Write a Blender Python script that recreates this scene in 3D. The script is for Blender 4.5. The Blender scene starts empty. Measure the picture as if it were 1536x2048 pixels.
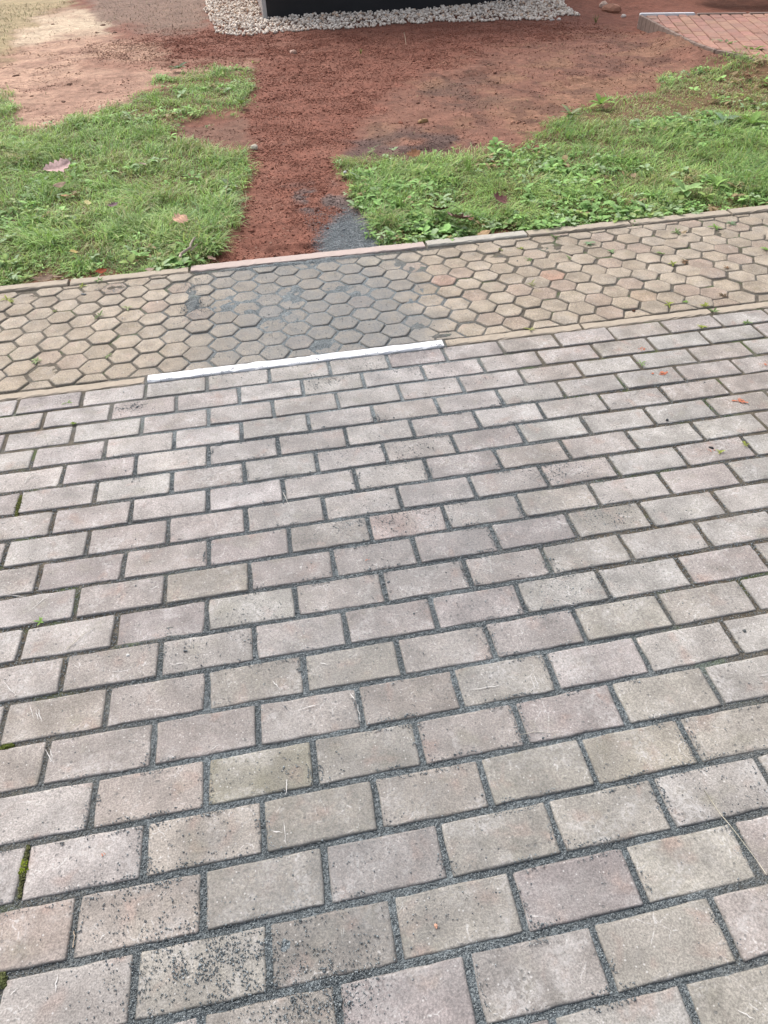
import bpy, math, random
import numpy as np
from mathutils import Matrix, Vector

random.seed(7)
rng = np.random.default_rng(11)
scene = bpy.context.scene
COL = scene.collection

# ------------------------------------------------------------------ camera, sky, sun, exposure
FPX, CAM_H, PITCH, YAW, ROLL = 1375.0, 1.27758, 0.81698197, -0.15174183, -0.04275869   # focal length in pixels of a 1536x2048 frame


def rot_matrix():
    cx, sx = math.cos(PITCH), math.sin(PITCH)
    cz, sz = math.cos(YAW), math.sin(YAW)
    cr, sr = math.cos(ROLL), math.sin(ROLL)
    rx = np.array([[1, 0, 0], [0, cx, -sx], [0, sx, cx]])
    rz = np.array([[cz, -sz, 0], [sz, cz, 0], [0, 0, 1]])
    rr = np.array([[cr, -sr, 0], [sr, cr, 0], [0, 0, 1]])
    return rz @ rx @ rr


ROT = rot_matrix()
cam_data = bpy.data.cameras.new('camera')
cam = bpy.data.objects.new('camera', cam_data)
COL.objects.link(cam)
m4 = Matrix(ROT.tolist()).to_4x4()
m4.translation = Vector((0, 0, CAM_H))
cam.matrix_world = m4
cam_data.sensor_fit = 'HORIZONTAL'
cam_data.sensor_width = 36.0
cam_data.lens = FPX / 1536 * 36.0
cam_data.clip_start = 0.05
cam_data.clip_end = 2000
scene.camera = cam

SUN_ELEV, SUN_AZ = math.radians(48), math.radians(-22)      # azimuth from +Y towards +X
world = bpy.data.worlds.new('World')
scene.world = world
world.use_nodes = True
wn = world.node_tree
bg = wn.nodes['Background']
sky = wn.nodes.new('ShaderNodeTexSky')
sky.sky_type = 'NISHITA'
sky.sun_disc = False
sky.sun_elevation = SUN_ELEV
sky.sun_rotation = SUN_AZ
sky.air_density = 1.0
sky.dust_density = 5.0
sky.ozone_density = 1.0
haze_mix = wn.nodes.new('ShaderNodeHueSaturation')          # a milky overcast sky: the blue is mostly veiled
haze_mix.inputs['Saturation'].default_value = 0.42
wn.links.new(sky.outputs[0], haze_mix.inputs['Color'])
wn.links.new(haze_mix.outputs[0], bg.inputs[0])
bg.inputs[1].default_value = 0.14
sun_data = bpy.data.lights.new('sun', 'SUN')
sun_data.energy = 1.0
sun_data.angle = math.radians(24)
sun_data.color = (1.0, 0.955, 0.9)
sun = bpy.data.objects.new('sun', sun_data)
COL.objects.link(sun)
sd = Vector((math.sin(SUN_AZ) * math.cos(SUN_ELEV), math.cos(SUN_AZ) * math.cos(SUN_ELEV), math.sin(SUN_ELEV)))
sun.rotation_euler = (-sd).to_track_quat('-Z', 'Y').to_euler()
sun.location = sd * 30
scene.view_settings.view_transform = 'Standard'
scene.view_settings.look = 'None'
scene.view_settings.gamma = 1
scene.view_settings.use_curve_mapping = False
scene.view_settings.exposure = 1.10

# ------------------------------------------------------------------ helpers


def ground(px, py, z=0.0):
    """pixel(s) of the 1536x2048 photograph -> world x, y on the level z"""
    px = np.asarray(px, float)
    py = np.asarray(py, float)
    d = np.stack([(px - 768) / FPX, -(py - 1024) / FPX, -np.ones_like(px)], -1) @ ROT.T
    t = (z - CAM_H) / d[..., 2]
    return d[..., 0] * t, d[..., 1] * t


def gp(px, py, z=0.0):
    x, y = ground(px, py, z)
    return float(x), float(y)


def pix(x, y, z=0.0):
    w = np.stack([x, y, np.broadcast_to(z - CAM_H, np.shape(x))], -1) @ ROT
    dz = np.minimum(w[..., 2], -1e-3)
    return 768 - FPX * w[..., 0] / dz, 1024 + FPX * w[..., 1] / dz


def _hash(ix, iy, seed):
    h = (ix.astype(np.int64) * 374761393 + iy.astype(np.int64) * 668265263 + seed * 974634777) & 0xFFFFFFFF
    h = ((h ^ (h >> 13)) * 1274126177) & 0xFFFFFFFF
    return ((h ^ (h >> 16)) & 0xFFFF) / 65535.0


def vnoise(x, y, seed=0):
    ix, iy = np.floor(x), np.floor(y)
    fx, fy = x - ix, y - iy
    fx = fx * fx * (3 - 2 * fx)
    fy = fy * fy * (3 - 2 * fy)
    a = _hash(ix, iy, seed)
    b = _hash(ix + 1, iy, seed)
    c = _hash(ix, iy + 1, seed)
    d = _hash(ix + 1, iy + 1, seed)
    return (a * (1 - fx) + b * fx) * (1 - fy) + (c * (1 - fx) + d * fx) * fy


def fbm(x, y, seed=0, octv=4, gain=0.5):
    s, a, t = 0.0, 1.0, 0.0
    x = np.asarray(x, float)
    y = np.asarray(y, float)
    for k in range(octv):
        s = s + a * vnoise(x, y, seed + k * 17)
        t += a
        a *= gain
        x, y = x * 2.03 + 5.2, y * 2.03 + 1.7
    return s / t


def polydist(px, py, poly):
    """signed distance (inside positive) of points to a polygon, all in photograph pixels"""
    p = np.asarray(poly, float)
    inside = np.zeros(np.shape(px), bool)
    best = np.full(np.shape(px), 1e18)
    n = len(p)
    for k in range(n):
        x0, y0 = p[k]
        x1, y1 = p[(k + 1) % n]
        dx, dy = x1 - x0, y1 - y0
        t = np.clip(((px - x0) * dx + (py - y0) * dy) / (dx * dx + dy * dy + 1e-9), 0, 1)
        best = np.minimum(best, (px - x0 - t * dx) ** 2 + (py - y0 - t * dy) ** 2)
        c = ((y0 > py) != (y1 > py))
        if dy != 0:
            inside ^= c & (px < dx * (py - y0) / dy + x0)
    d = np.sqrt(best)
    return np.where(inside, d, -d)


def smooth(a, b, x):
    t = np.clip((x - a) / (b - a), 0, 1)
    return t * t * (3 - 2 * t)


def pmask(px, py, poly, soft):
    return smooth(-soft, soft, polydist(px, py, poly))


def tag(o, label=None, cat=None, group=None, kind=None):
    if label:
        o['label'] = label
    if cat:
        o['category'] = cat
    if group:
        o['group'] = group
    if kind:
        o['kind'] = kind
    return o


def link(name, me, mat=None, parent=None, loc=None):
    o = bpy.data.objects.new(name, me)
    COL.objects.link(o)
    if mat is not None and me is not None and not me.materials:
        me.materials.append(mat)
    if parent is not None:
        o.parent = parent
    if loc is not None:
        o.location = loc
    return o


def mesh_np(name, verts, faces, colors=None, attrs=None, smooth_shade=False):
    """numpy mesh: verts (N,3); faces (M,k) all with k corners"""
    me = bpy.data.meshes.new(name)
    v = np.ascontiguousarray(verts, np.float32)
    f = np.ascontiguousarray(faces, np.int32)
    me.vertices.add(len(v))
    me.vertices.foreach_set('co', v.ravel())
    m, k = f.shape
    me.loops.add(m * k)
    me.loops.foreach_set('vertex_index', f.ravel())
    me.polygons.add(m)
    me.polygons.foreach_set('loop_start', np.arange(0, m * k, k, dtype=np.int32))
    me.polygons.foreach_set('loop_total', np.full(m, k, np.int32))
    if smooth_shade:
        me.polygons.foreach_set('use_smooth', np.ones(m, bool))
    me.update(calc_edges=True)
    if colors is not None:
        a = me.attributes.new('tint', 'FLOAT_COLOR', 'POINT')
        c = np.ones((len(v), 4), np.float32)
        c[:, :3] = colors
        a.data.foreach_set('color', c.ravel())
    for nm, arr in (attrs or {}).items():
        a = me.attributes.new(nm, 'FLOAT', 'POINT')
        a.data.foreach_set('value', np.ascontiguousarray(arr, np.float32))
    return me


def mesh_py(name, verts, faces, attrs=None, smooth_shade=False, colors=None):
    me = bpy.data.meshes.new(name)
    me.from_pydata([tuple(map(float, v)) for v in verts], [], [tuple(f) for f in faces])
    for nm, arr in (attrs or {}).items():
        a = me.attributes.new(nm, 'FLOAT', 'POINT')
        a.data.foreach_set('value', np.asarray(arr, np.float32))
    if colors is not None:
        a = me.attributes.new('tint', 'FLOAT_COLOR', 'POINT')
        c = np.ones((len(verts), 4), np.float32)
        c[:, :3] = colors
        a.data.foreach_set('color', c.ravel())
    if smooth_shade:
        for p in me.polygons:
            p.use_smooth = True
    me.update()
    return me


def box_mesh(name, x0, x1, y0, y1, z0, z1, bev=0.0):
    import bmesh
    bm = bmesh.new()
    bmesh.ops.create_cube(bm, size=1)
    for v in bm.verts:
        v.co = ((x0 + x1) / 2 + v.co.x * (x1 - x0), (y0 + y1) / 2 + v.co.y * (y1 - y0), (z0 + z1) / 2 + v.co.z * (z1 - z0))
    if bev:
        bmesh.ops.bevel(bm, geom=bm.edges[:], offset=bev, segments=2, affect='EDGES', profile=0.6)
    me = bpy.data.meshes.new(name)
    bm.to_mesh(me)
    bm.free()
    return me


class NT:
    """small node-graph builder"""

    def __init__(self, name):
        self.m = bpy.data.materials.new(name)
        self.m.use_nodes = True
        self.t = self.m.node_tree
        self.b = self.t.nodes['Principled BSDF']
        self.out = self.t.nodes['Material Output']

    def n(self, typ, **kw):
        nd = self.t.nodes.new(typ)
        for k, v in kw.items():
            setattr(nd, k, v)
        return nd

    def l(self, a, b):
        self.t.links.new(a, b)

    def val(self, sock, v):
        if isinstance(v, bpy.types.NodeSocket):
            self.l(v, sock)
        else:
            sock.default_value = v

    def math(self, op, a, b=0.5, clamp=False):
        nd = self.n('ShaderNodeMath', operation=op, use_clamp=clamp)
        self.val(nd.inputs[0], a)
        self.val(nd.inputs[1], b)
        return nd.outputs[0]

    def vadd(self, a, b):
        nd = self.n('ShaderNodeVectorMath', operation='ADD')
        self.val(nd.inputs[0], a)
        self.val(nd.inputs[1], b)
        return nd.outputs[0]

    def vmul(self, a, b):
        nd = self.n('ShaderNodeVectorMath', operation='MULTIPLY')
        self.val(nd.inputs[0], a)
        self.val(nd.inputs[1], b)
        return nd.outputs[0]

    def noise(self, vec, scale, detail=2.0, rough=0.5, dist=0.0):
        nd = self.n('ShaderNodeTexNoise')
        self.l(vec, nd.inputs['Vector'])
        nd.inputs['Scale'].default_value = scale
        nd.inputs['Detail'].default_value = detail
        nd.inputs['Roughness'].default_value = rough
        nd.inputs['Distortion'].default_value = dist
        return nd.outputs['Fac']

    def voro(self, vec, scale, out='Distance', feature='F1'):
        nd = self.n('ShaderNodeTexVoronoi', feature=feature)
        self.l(vec, nd.inputs['Vector'])
        nd.inputs['Scale'].default_value = scale
        return nd.outputs[out]

    def ramp(self, fac, lo, hi, a=0.0, b=1.0):
        nd = self.n('ShaderNodeMapRange', interpolation_type='SMOOTHSTEP')
        self.val(nd.inputs['Value'], fac)
        nd.inputs['From Min'].default_value = lo
        nd.inputs['From Max'].default_value = hi
        nd.inputs['To Min'].default_value = a
        nd.inputs['To Max'].default_value = b
        return nd.outputs[0]

    def mix(self, fac, a, b, mode='MIX'):
        nd = self.n('ShaderNodeMix', data_type='RGBA', blend_type=mode)
        self.val(nd.inputs[0], fac)
        for s, v in ((nd.inputs[6], a), (nd.inputs[7], b)):
            if isinstance(v, bpy.types.NodeSocket):
                self.l(v, s)
            else:
                s.default_value = (*v, 1.0)
        return nd.outputs[2]

    def scale(self, col, fac):
        """colour times a scalar"""
        nd = self.n('ShaderNodeVectorMath', operation='SCALE')
        self.l(col, nd.inputs[0])
        self.val(nd.inputs['Scale'], fac)
        return nd.outputs[0]

    def attr(self, name):
        nd = self.n('ShaderNodeAttribute', attribute_name=name)
        return nd.outputs['Fac']

    def attrc(self, name):
        nd = self.n('ShaderNodeAttribute', attribute_name=name)
        return nd.outputs['Color']

    def pos(self):
        return self.n('ShaderNodeNewGeometry').outputs['Position']

    def bump(self, h, strength, dist):
        nd = self.n('ShaderNodeBump')
        nd.inputs['Strength'].default_value = strength
        nd.inputs['Distance'].default_value = dist
        self.l(h, nd.inputs['Height'])
        self.l(nd.outputs[0], self.b.inputs['Normal'])
        return nd.outputs[0]

    def finish(self, col, rough=0.85, spec=0.3, albedo=0.71):
        # the pattern colours above are picked relative to each other; albedo brings them to real reflectances
        self.l(self.scale(col, albedo), self.b.inputs['Base Color'])
        self.val(self.b.inputs['Roughness'], rough)
        self.b.inputs['Specular IOR Level'].default_value = spec
        return self.m


def plain(name, col, rough=0.6, spec=0.4, var=0.1, scale=60):
    t = NT(name)
    f = t.noise(t.pos(), scale, 4, 0.6)
    c = t.mix(f, tuple(x * (1 - var * 1.6) for x in col), tuple(min(1, x * (1 + var * 1.6)) for x in col))
    t.bump(f, 0.3, 0.002)
    return t.finish(c, rough, spec)


# ------------------------------------------------------------------ materials
GRIT_DARK, GRIT_LIGHT = (0.095, 0.112, 0.120), (0.235, 0.268, 0.282)


def mat_paver(name, hexa=False):
    t = NT(name)
    P = t.pos()
    oi = t.n('ShaderNodeObjectInfo')
    comb = t.n('ShaderNodeCombineXYZ')
    t.l(t.math('MULTIPLY', oi.outputs['Random'], 37.0), comb.inputs[0])
    t.l(t.math('MULTIPLY', oi.outputs['Random'], 91.0), comb.inputs[1])
    L = t.vadd(P, comb.outputs[0])                       # every stone has its own piece of the pattern
    c = oi.outputs['Color']
    # clouds of tone within one stone
    bl = t.noise(L, 11, 3, 0.55)
    c = t.scale(c, t.ramp(bl, 0.28, 0.72, 0.76, 1.22))
    # reddish / greenish drift
    rd = t.ramp(t.noise(L, 17, 2, 0.5, 0.4), 0.56, 0.78)
    c = t.mix(t.math('MULTIPLY', rd, 0.5 if not hexa else 0.35), c, (0.37, 0.25, 0.205))
    dkb = t.ramp(t.noise(t.vadd(L, (7.7, 2.9, 0)), 19, 3, 0.6, 0.5), 0.58, 0.74)
    c = t.scale(c, t.math('SUBTRACT', 1.0, t.math('MULTIPLY', dkb, 0.2)))
    ol = t.ramp(t.noise(t.vadd(L, (3.1, 8.2, 0)), 13, 2, 0.5), 0.55, 0.8)
    c = t.mix(t.math('MULTIPLY', ol, 0.4), c, (0.25, 0.235, 0.17) if not hexa else (0.30, 0.25, 0.15))
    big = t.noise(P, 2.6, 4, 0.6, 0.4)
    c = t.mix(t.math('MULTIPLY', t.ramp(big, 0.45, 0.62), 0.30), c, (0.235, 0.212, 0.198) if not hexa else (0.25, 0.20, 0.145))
    pal = t.noise(t.vadd(P, (11.3, 4.1, 0)), 4.2, 4, 0.65, 0.5)
    c = t.mix(t.math('MULTIPLY', t.ramp(pal, 0.5, 0.66), 0.28), c, (0.46, 0.435, 0.415) if not hexa else (0.40, 0.345, 0.27))
    # fine sand grain of the concrete
    g1 = t.noise(P, 330, 3, 0.7)
    c = t.scale(c, t.ramp(g1, 0.28, 0.72, 0.66, 1.34))
    g2 = t.noise(P, 150, 3, 0.65)
    c = t.scale(c, t.ramp(g2, 0.3, 0.7, 0.87, 1.13))
    # white efflorescence, veins and scuffs
    ef = t.math('MULTIPLY', t.ramp(t.noise(L, 9, 4, 0.62, 0.6), 0.47, 0.70), t.ramp(t.noise(P, 110, 4, 0.75, 0.8), 0.40, 0.62))
    c = t.mix(t.math('MULTIPLY', ef, 0.58 if not hexa else 0.22), c, (0.62, 0.60, 0.585))
    st = t.n('ShaderNodeMapping')
    st.inputs['Rotation'].default_value = (0, 0, 0.9)
    st.inputs['Scale'].default_value = (1.0, 0.09, 1.0)
    t.l(t.vadd(L, (0.3, 0.1, 0)), st.inputs['Vector'])
    sn = t.noise(st.outputs[0], 190, 2, 0.5, 0.9)
    scr = t.math('MULTIPLY', t.ramp(sn, 0.66, 0.71), t.ramp(t.noise(L, 14, 2, 0.5), 0.54, 0.66))
    c = t.mix(t.math('MULTIPLY', scr, 0.42), c, (0.68, 0.66, 0.64))
    vv = t.n('ShaderNodeTexNoise')
    t.l(P, vv.inputs['Vector'])
    vv.inputs['Scale'].default_value = 30
    vv.inputs['Detail'].default_value = 3
    wob = t.n('ShaderNodeVectorMath', operation='MULTIPLY_ADD')
    t.l(vv.outputs['Color'], wob.inputs[0])
    wob.inputs[1].default_value = (0.03, 0.03, 0.0)
    t.l(L, wob.inputs[2])
    ve = t.voro(wob.outputs[0], 24, 'Distance', 'DISTANCE_TO_EDGE')
    vein = t.math('MULTIPLY', t.ramp(ve, 0.004, 0.030, 1, 0), t.ramp(t.noise(L, 11, 2, 0.5), 0.52, 0.62))
    vein = t.math('MULTIPLY', vein, t.ramp(t.noise(P, 160, 2, 0.6), 0.4, 0.6))
    c = t.mix(t.math('MULTIPLY', vein, 0.6 if not hexa else 0.15), c, (0.72, 0.70, 0.68))
    # light mineral specks and dark pores
    vd = t.n('ShaderNodeTexVoronoi')
    t.l(P, vd.inputs['Vector'])
    vd.inputs['Scale'].default_value = 150
    sepc = t.n('ShaderNodeSeparateColor')
    t.l(vd.outputs['Color'], sepc.inputs[0])
    spk = t.math('MULTIPLY', t.ramp(vd.outputs['Distance'], 0.16, 0.30, 1, 0), t.ramp(sepc.outputs[0], 0.90, 0.93))
    c = t.mix(t.math('MULTIPLY', spk, 0.6), c, (0.72, 0.70, 0.68))
    vp = t.n('ShaderNodeTexVoronoi')
    t.l(t.vadd(P, (5.2, 1.3, 0)), vp.inputs['Vector'])
    vp.inputs['Scale'].default_value = 95
    sepp = t.n('ShaderNodeSeparateColor')
    t.l(vp.outputs['Color'], sepp.inputs[0])
    prm = t.ramp(t.noise(L, 5, 2, 0.5), 0.3, 0.7, 0.985, 0.86)
    pores = t.math('MULTIPLY', t.ramp(vp.outputs['Distance'], 0.18, 0.34, 1, 0), t.math('GREATER_THAN', sepp.outputs[1], prm))
    c = t.mix(t.math('MULTIPLY', pores, 0.55), c, (0.115, 0.118, 0.118))
    # swept-in grit dust (attribute = how much lies here) and the dirty arris
    d0 = t.math('MULTIPLY', t.attr('dust'), t.ramp(t.noise(P, 26, 4, 0.65), 0.25, 0.62, 0.5, 1.0))
    d1 = t.math('MULTIPLY', t.attr('dust'), t.ramp(t.noise(P, 230, 3, 0.7), 0.50, 0.60))
    c = t.mix(t.math('MULTIPLY', d0, 0.72), c, (0.196, 0.206, 0.212))
    c = t.mix(t.math('MULTIPLY', d1, 0.8), c, (0.12, 0.132, 0.138))
    ed = t.math('MULTIPLY', t.attr('edge'), t.ramp(t.noise(P, 60, 3, 0.6), 0.25, 0.6, 0.4, 1.0))
    c = t.mix(t.math('MULTIPLY', ed, 0.55), c, (0.17, 0.165, 0.15))
    h = t.math('ADD', t.math('MULTIPLY', g1, 0.55), t.math('MULTIPLY', g2, 1.0))
    h = t.math('SUBTRACT', h, t.math('MULTIPLY', pores, 0.8))
    t.bump(h, 0.55, 0.0022)
    return t.finish(c, 0.82, 0.35)


def mat_grit(name, base=None):
    t = NT(name)
    P = t.pos()
    v = t.n('ShaderNodeTexVoronoi')
    t.l(P, v.inputs['Vector'])
    v.inputs['Scale'].default_value = 330
    sep = t.n('ShaderNodeSeparateColor')
    t.l(v.outputs['Color'], sep.inputs[0])
    c = t.mix(t.ramp(sep.outputs[0], 0.1, 1.0), GRIT_DARK, GRIT_LIGHT)
    c = t.scale(c, t.ramp(t.noise(P, 9, 4, 0.6), 0.3, 0.7, 0.82, 1.2))
    # older, browner and mossier bedding away from the newly swept patch
    old = t.attr('old')
    brown = t.mix(t.ramp(t.noise(P, 40, 3, 0.6), 0.35, 0.7), (0.085, 0.068, 0.048), (0.15, 0.125, 0.09))
    brown = t.mix(t.ramp(t.noise(P, 7, 3, 0.6), 0.55, 0.68), brown, (0.075, 0.10, 0.028))
    c = t.mix(t.math('MULTIPLY', old, t.ramp(t.noise(P, 13, 3, 0.6), 0.2, 0.55, 0.55, 1.0)), c, brown)
    t.bump(t.math('SUBTRACT', 1.0, v.outputs['Distance']), 0.9, 0.003)
    return t.finish(c, 0.8, 0.35)


def mat_tinted(name, rough=0.85, spec=0.25, scale=260, lo=0.75, hi=1.25, trans=0.0, albedo=0.71):
    t = NT(name)
    c = t.attrc('tint')
    f = t.noise(t.pos(), scale, 2, 0.6)
    c = t.scale(c, t.ramp(f, 0.25, 0.75, lo, hi))
    t.finish(c, rough, spec, albedo)
    if trans:
        tr = t.n('ShaderNodeBsdfTranslucent')
        t.l(t.mix(0.35, c, (0.26, 0.40, 0.06), 'MIX'), tr.inputs[0])
        mx = t.n('ShaderNodeMixShader')
        mx.inputs[0].default_value = trans
        t.l(t.b.outputs[0], mx.inputs[1])
        t.l(tr.outputs[0], mx.inputs[2])
        t.l(mx.outputs[0], t.out.inputs[0])
    return t.m


def mat_soil():
    t = NT('soil')
    P = t.pos()
    c = t.attrc('tint')
    n1 = t.noise(P, 22, 5, 0.68)
    n2 = t.noise(P, 130, 4, 0.75)
    n3 = t.noise(P, 5, 4, 0.6)
    c = t.scale(c, t.ramp(n1, 0.3, 0.72, 0.74, 1.24))
    c = t.scale(c, t.ramp(n2, 0.3, 0.7, 0.70, 1.30))
    c = t.scale(c, t.ramp(n3, 0.3, 0.7, 0.86, 1.12))
    vd = t.n('ShaderNodeTexVoronoi')
    t.l(P, vd.inputs['Vector'])
    vd.inputs['Scale'].default_value = 55
    sp = t.n('ShaderNodeSeparateColor')
    t.l(vd.outputs['Color'], sp.inputs[0])
    k = t.math('MULTIPLY', t.ramp(vd.outputs['Distance'], 0.2, 0.4, 1, 0), t.math('GREATER_THAN', sp.outputs[0], 0.93))
    c = t.mix(t.math('MULTIPLY', k, 0.5), c, (0.36, 0.26, 0.2))
    h = t.math('ADD', n1, t.math('MULTIPLY', n2, 0.5))
    t.bump(h, 0.55, 0.008)
    return t.finish(c, 0.95, 0.12)


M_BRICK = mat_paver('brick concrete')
M_HEX = mat_paver('hexagon concrete', True)
M_GRIT = mat_grit('grit')
M_SOIL = mat_soil()
M_GRAIN = mat_tinted('grit grains', 0.6, 0.45, 400)
M_CLOD = mat_tinted('soil clods', 0.95, 0.12, 120)
M_PEBBLE = mat_tinted('limestone pebbles', 0.8, 0.3, 60, 0.85, 1.1)
M_GRASS = mat_tinted('grass blades', 0.6, 0.22, 40, 0.85, 1.15, trans=0.35, albedo=1.0)
M_LEAF = mat_tinted('green leaves', 0.65, 0.16, 90, 0.85, 1.15, trans=0.3, albedo=1.0)
M_DEAD = mat_tinted('dead leaves', 0.75, 0.2, 70, 0.75, 1.2)
M_STRAW = mat_tinted('straw', 0.7, 0.3, 60)
M_OLDEDGE = plain('old edging concrete', (0.44, 0.375, 0.30), 0.9, 0.2, 0.14, 60)
M_PINKEDGE = plain('new pink edging concrete', (0.51, 0.415, 0.375), 0.85, 0.25, 0.10, 70)
M_GREYEDGE = plain('grey edging concrete', (0.47, 0.44, 0.385), 0.85, 0.25, 0.2, 50)


def mat_white():
    t = NT('white concrete edging')
    P = t.pos()
    f = t.noise(P, 30, 4, 0.6)
    c = t.mix(t.ramp(f, 0.3, 0.7), (0.76, 0.77, 0.80), (0.88, 0.88, 0.90))
    dk = t.math('MULTIPLY', t.ramp(t.noise(P, 140, 3, 0.7), 0.64, 0.70), t.ramp(t.noise(P, 6, 2, 0.5), 0.45, 0.65))
    c = t.mix(t.math('MULTIPLY', dk, 0.6), c, (0.25, 0.26, 0.27))
    t.bump(f, 0.2, 0.002)
    return t.finish(c, 0.75, 0.3)


M_WHITE = mat_white()

# ------------------------------------------------------------------ ground to the horizon
gm = mesh_np('ground', [(-400, -400, -0.16), (400, -400, -0.16), (400, 400, -0.16), (-400, 400, -0.16)], [(0, 1, 2, 3)])
tg = NT('far ground')
gc = tg.mix(tg.ramp(tg.noise(tg.pos(), 0.35, 5, 0.65), 0.35, 0.65), (0.17, 0.10, 0.06), (0.07, 0.11, 0.035))
M_GROUND = tg.finish(gc, 0.95, 0.1)
tag(link('ground', gm, M_GROUND), 'bare red brown ground running away behind the lawn', 'ground', kind='structure')

# ------------------------------------------------------------------ masks painted where the photograph has them (pixel outlines of ground areas)
LAWN_L = [(-500, 640), (0, 572), (200, 552), (400, 534), (428, 500), (455, 462), (478, 420), (470, 400), (492, 368), (500, 322), (488, 296), (430, 292),
          (345, 280), (330, 258), (380, 240), (470, 228), (500, 205), (508, 175), (502, 136), (430, 138), (335, 152), (290, 178), (245, 205), (190, 228),
          (130, 244), (60, 258), (25, 240), (20, 190), (-40, 175), (-500, 300)]
LAWN_R = [(664, 312), (690, 350), (700, 398), (728, 424), (745, 470), (778, 494), (850, 488), (1000, 468), (1536, 408), (2100, 340), (2100, 150), (1560, 118), (1490, 110),
          (1440, 140), (1330, 168), (1300, 200), (1180, 212), (1130, 238), (1062, 262), (1040, 292), (960, 302), (900, 306), (800, 318), (740, 318)]
THIN_L = [(255, 170), (520, 120), (520, 240), (440, 235), (330, 252), (250, 262)]
DRY_R = [(1160, 230), (1300, 190), (1440, 150), (1536, 140), (1700, 150), (1700, 215), (1450, 225), (1260, 250), (1150, 250)]
TAN = [(-900, 170), (0, 120), (60, 75), (200, 66), (330, 96), (330, 118), (200, 118), (170, 126), (440, 130), (500, 128), (420, 142), (330, 152), (250, 202), (130, 248), (0, 292), (-900, 420)]
PALE = [(30, 84), (70, 40), (150, 22), (225, 30), (215, 62), (130, 72), (60, 86)]
OLIVE = [(-900, -60), (190, -60), (140, 8), (90, 30), (50, 60), (10, 110), (-900, 200)]
BROWN = [(185, -60), (412, -60), (412, 50), (330, 66), (250, 52), (190, 36)]
DARK_A = [(690, 268), (750, 262), (900, 255), (965, 262), (1010, 292), (900, 308), (790, 318), (705, 312)]
DARK_B = [(850, 172), (950, 152), (1015, 182), (965, 216), (880, 206)]
GREY = [(640, 512), (632, 478), (668, 440), (690, 415), (735, 428), (756, 468), (790, 500), (720, 512)]
GREY2 = [(585, 370), (650, 365), (690, 400), (690, 440), (640, 470), (610, 430)]
RIGHTSOIL = [(720, 250), (800, 170), (1000, 90), (1250, 60), (1480, 100), (1440, 140), (1330, 168), (1300, 200), (1180, 214), (1050, 280), (960, 300), (800, 310)]
PATHSOIL = [(430, 520), (470, 400), (500, 320), (480, 230), (505, 125), (300, 130), (190, 118), (180, 90), (330, 70), (420, 60), (700, 62), (1150, 36), (1240, 60), (1000, 90), (800, 160), (720, 250), (670, 310), (700, 390), (735, 430), (640, 490), (560, 520)]
MUD_L = [(330, 245), (480, 232), (490, 292), (350, 284)]


def lawn_mask(x, y):
    px, py = pix(x, y)
    jit = (fbm(x * 7, y * 7, 3, 4, 0.65) - 0.5)
    wob = jit * 95
    near = smooth(3.1, 5.0, y)
    a = smooth(-14, 16, polydist(px, py, LAWN_L) + wob * (0.8 - 0.3 * near))
    b = smooth(-14, 16, polydist(px, py, LAWN_R) + wob * (0.8 - 0.3 * near))
    thin = pmask(px, py, THIN_L, 14)
    dry = pmask(px, py, DRY_R, 14)
    patch = smooth(0.40, 0.56, fbm(x * 3.2, y * 3.2, 41, 3))
    d = np.maximum(a, b) * (1 - 0.45 * thin * (1 - patch)) * (1 - 0.3 * dry)
    return d, dry, thin


# ------------------------------------------------------------------ soil
TZ = 0.085
edge_px = [(1283, 38), (1334, 55), (1365, 71), (1396, 86), (1436, 99), (1482, 108), (1536, 125), (1600, 145)]
TE = [gp(a, b, TZ) for a, b in edge_px]
U = np.array(gp(1536, 27, TZ)) - np.array(gp(1285, 30, TZ))
U /= np.hypot(*U)
V = np.array([-U[1], U[0]])
C0 = np.array(gp(1285, 30, TZ))
TE[0] = tuple(C0)
BANK = TE[1:] + [(p[0] + 0.004, p[1] + 0.004) for p in TE[:0:-1]]


RUTS = [((540, 125), (575, 132), 0.035, 0.018), ((575, 132), (645, 122), 0.035, 0.02), ((505, 116), (530, 122), 0.03, 0.012), ((545, 495), (640, 487), 0.03, 0.014), ((300, 98), (420, 104), 0.07, 0.02),
        ((820, 300), (900, 285), 0.04, 0.015), ((1130, 165), (1200, 152), 0.05, 0.014), ((900, 150), (1010, 130), 0.06, 0.014), ((180, 110), (330, 118), 0.05, 0.018), ((150, 158), (200, 166), 0.04, 0.014)]


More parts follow.
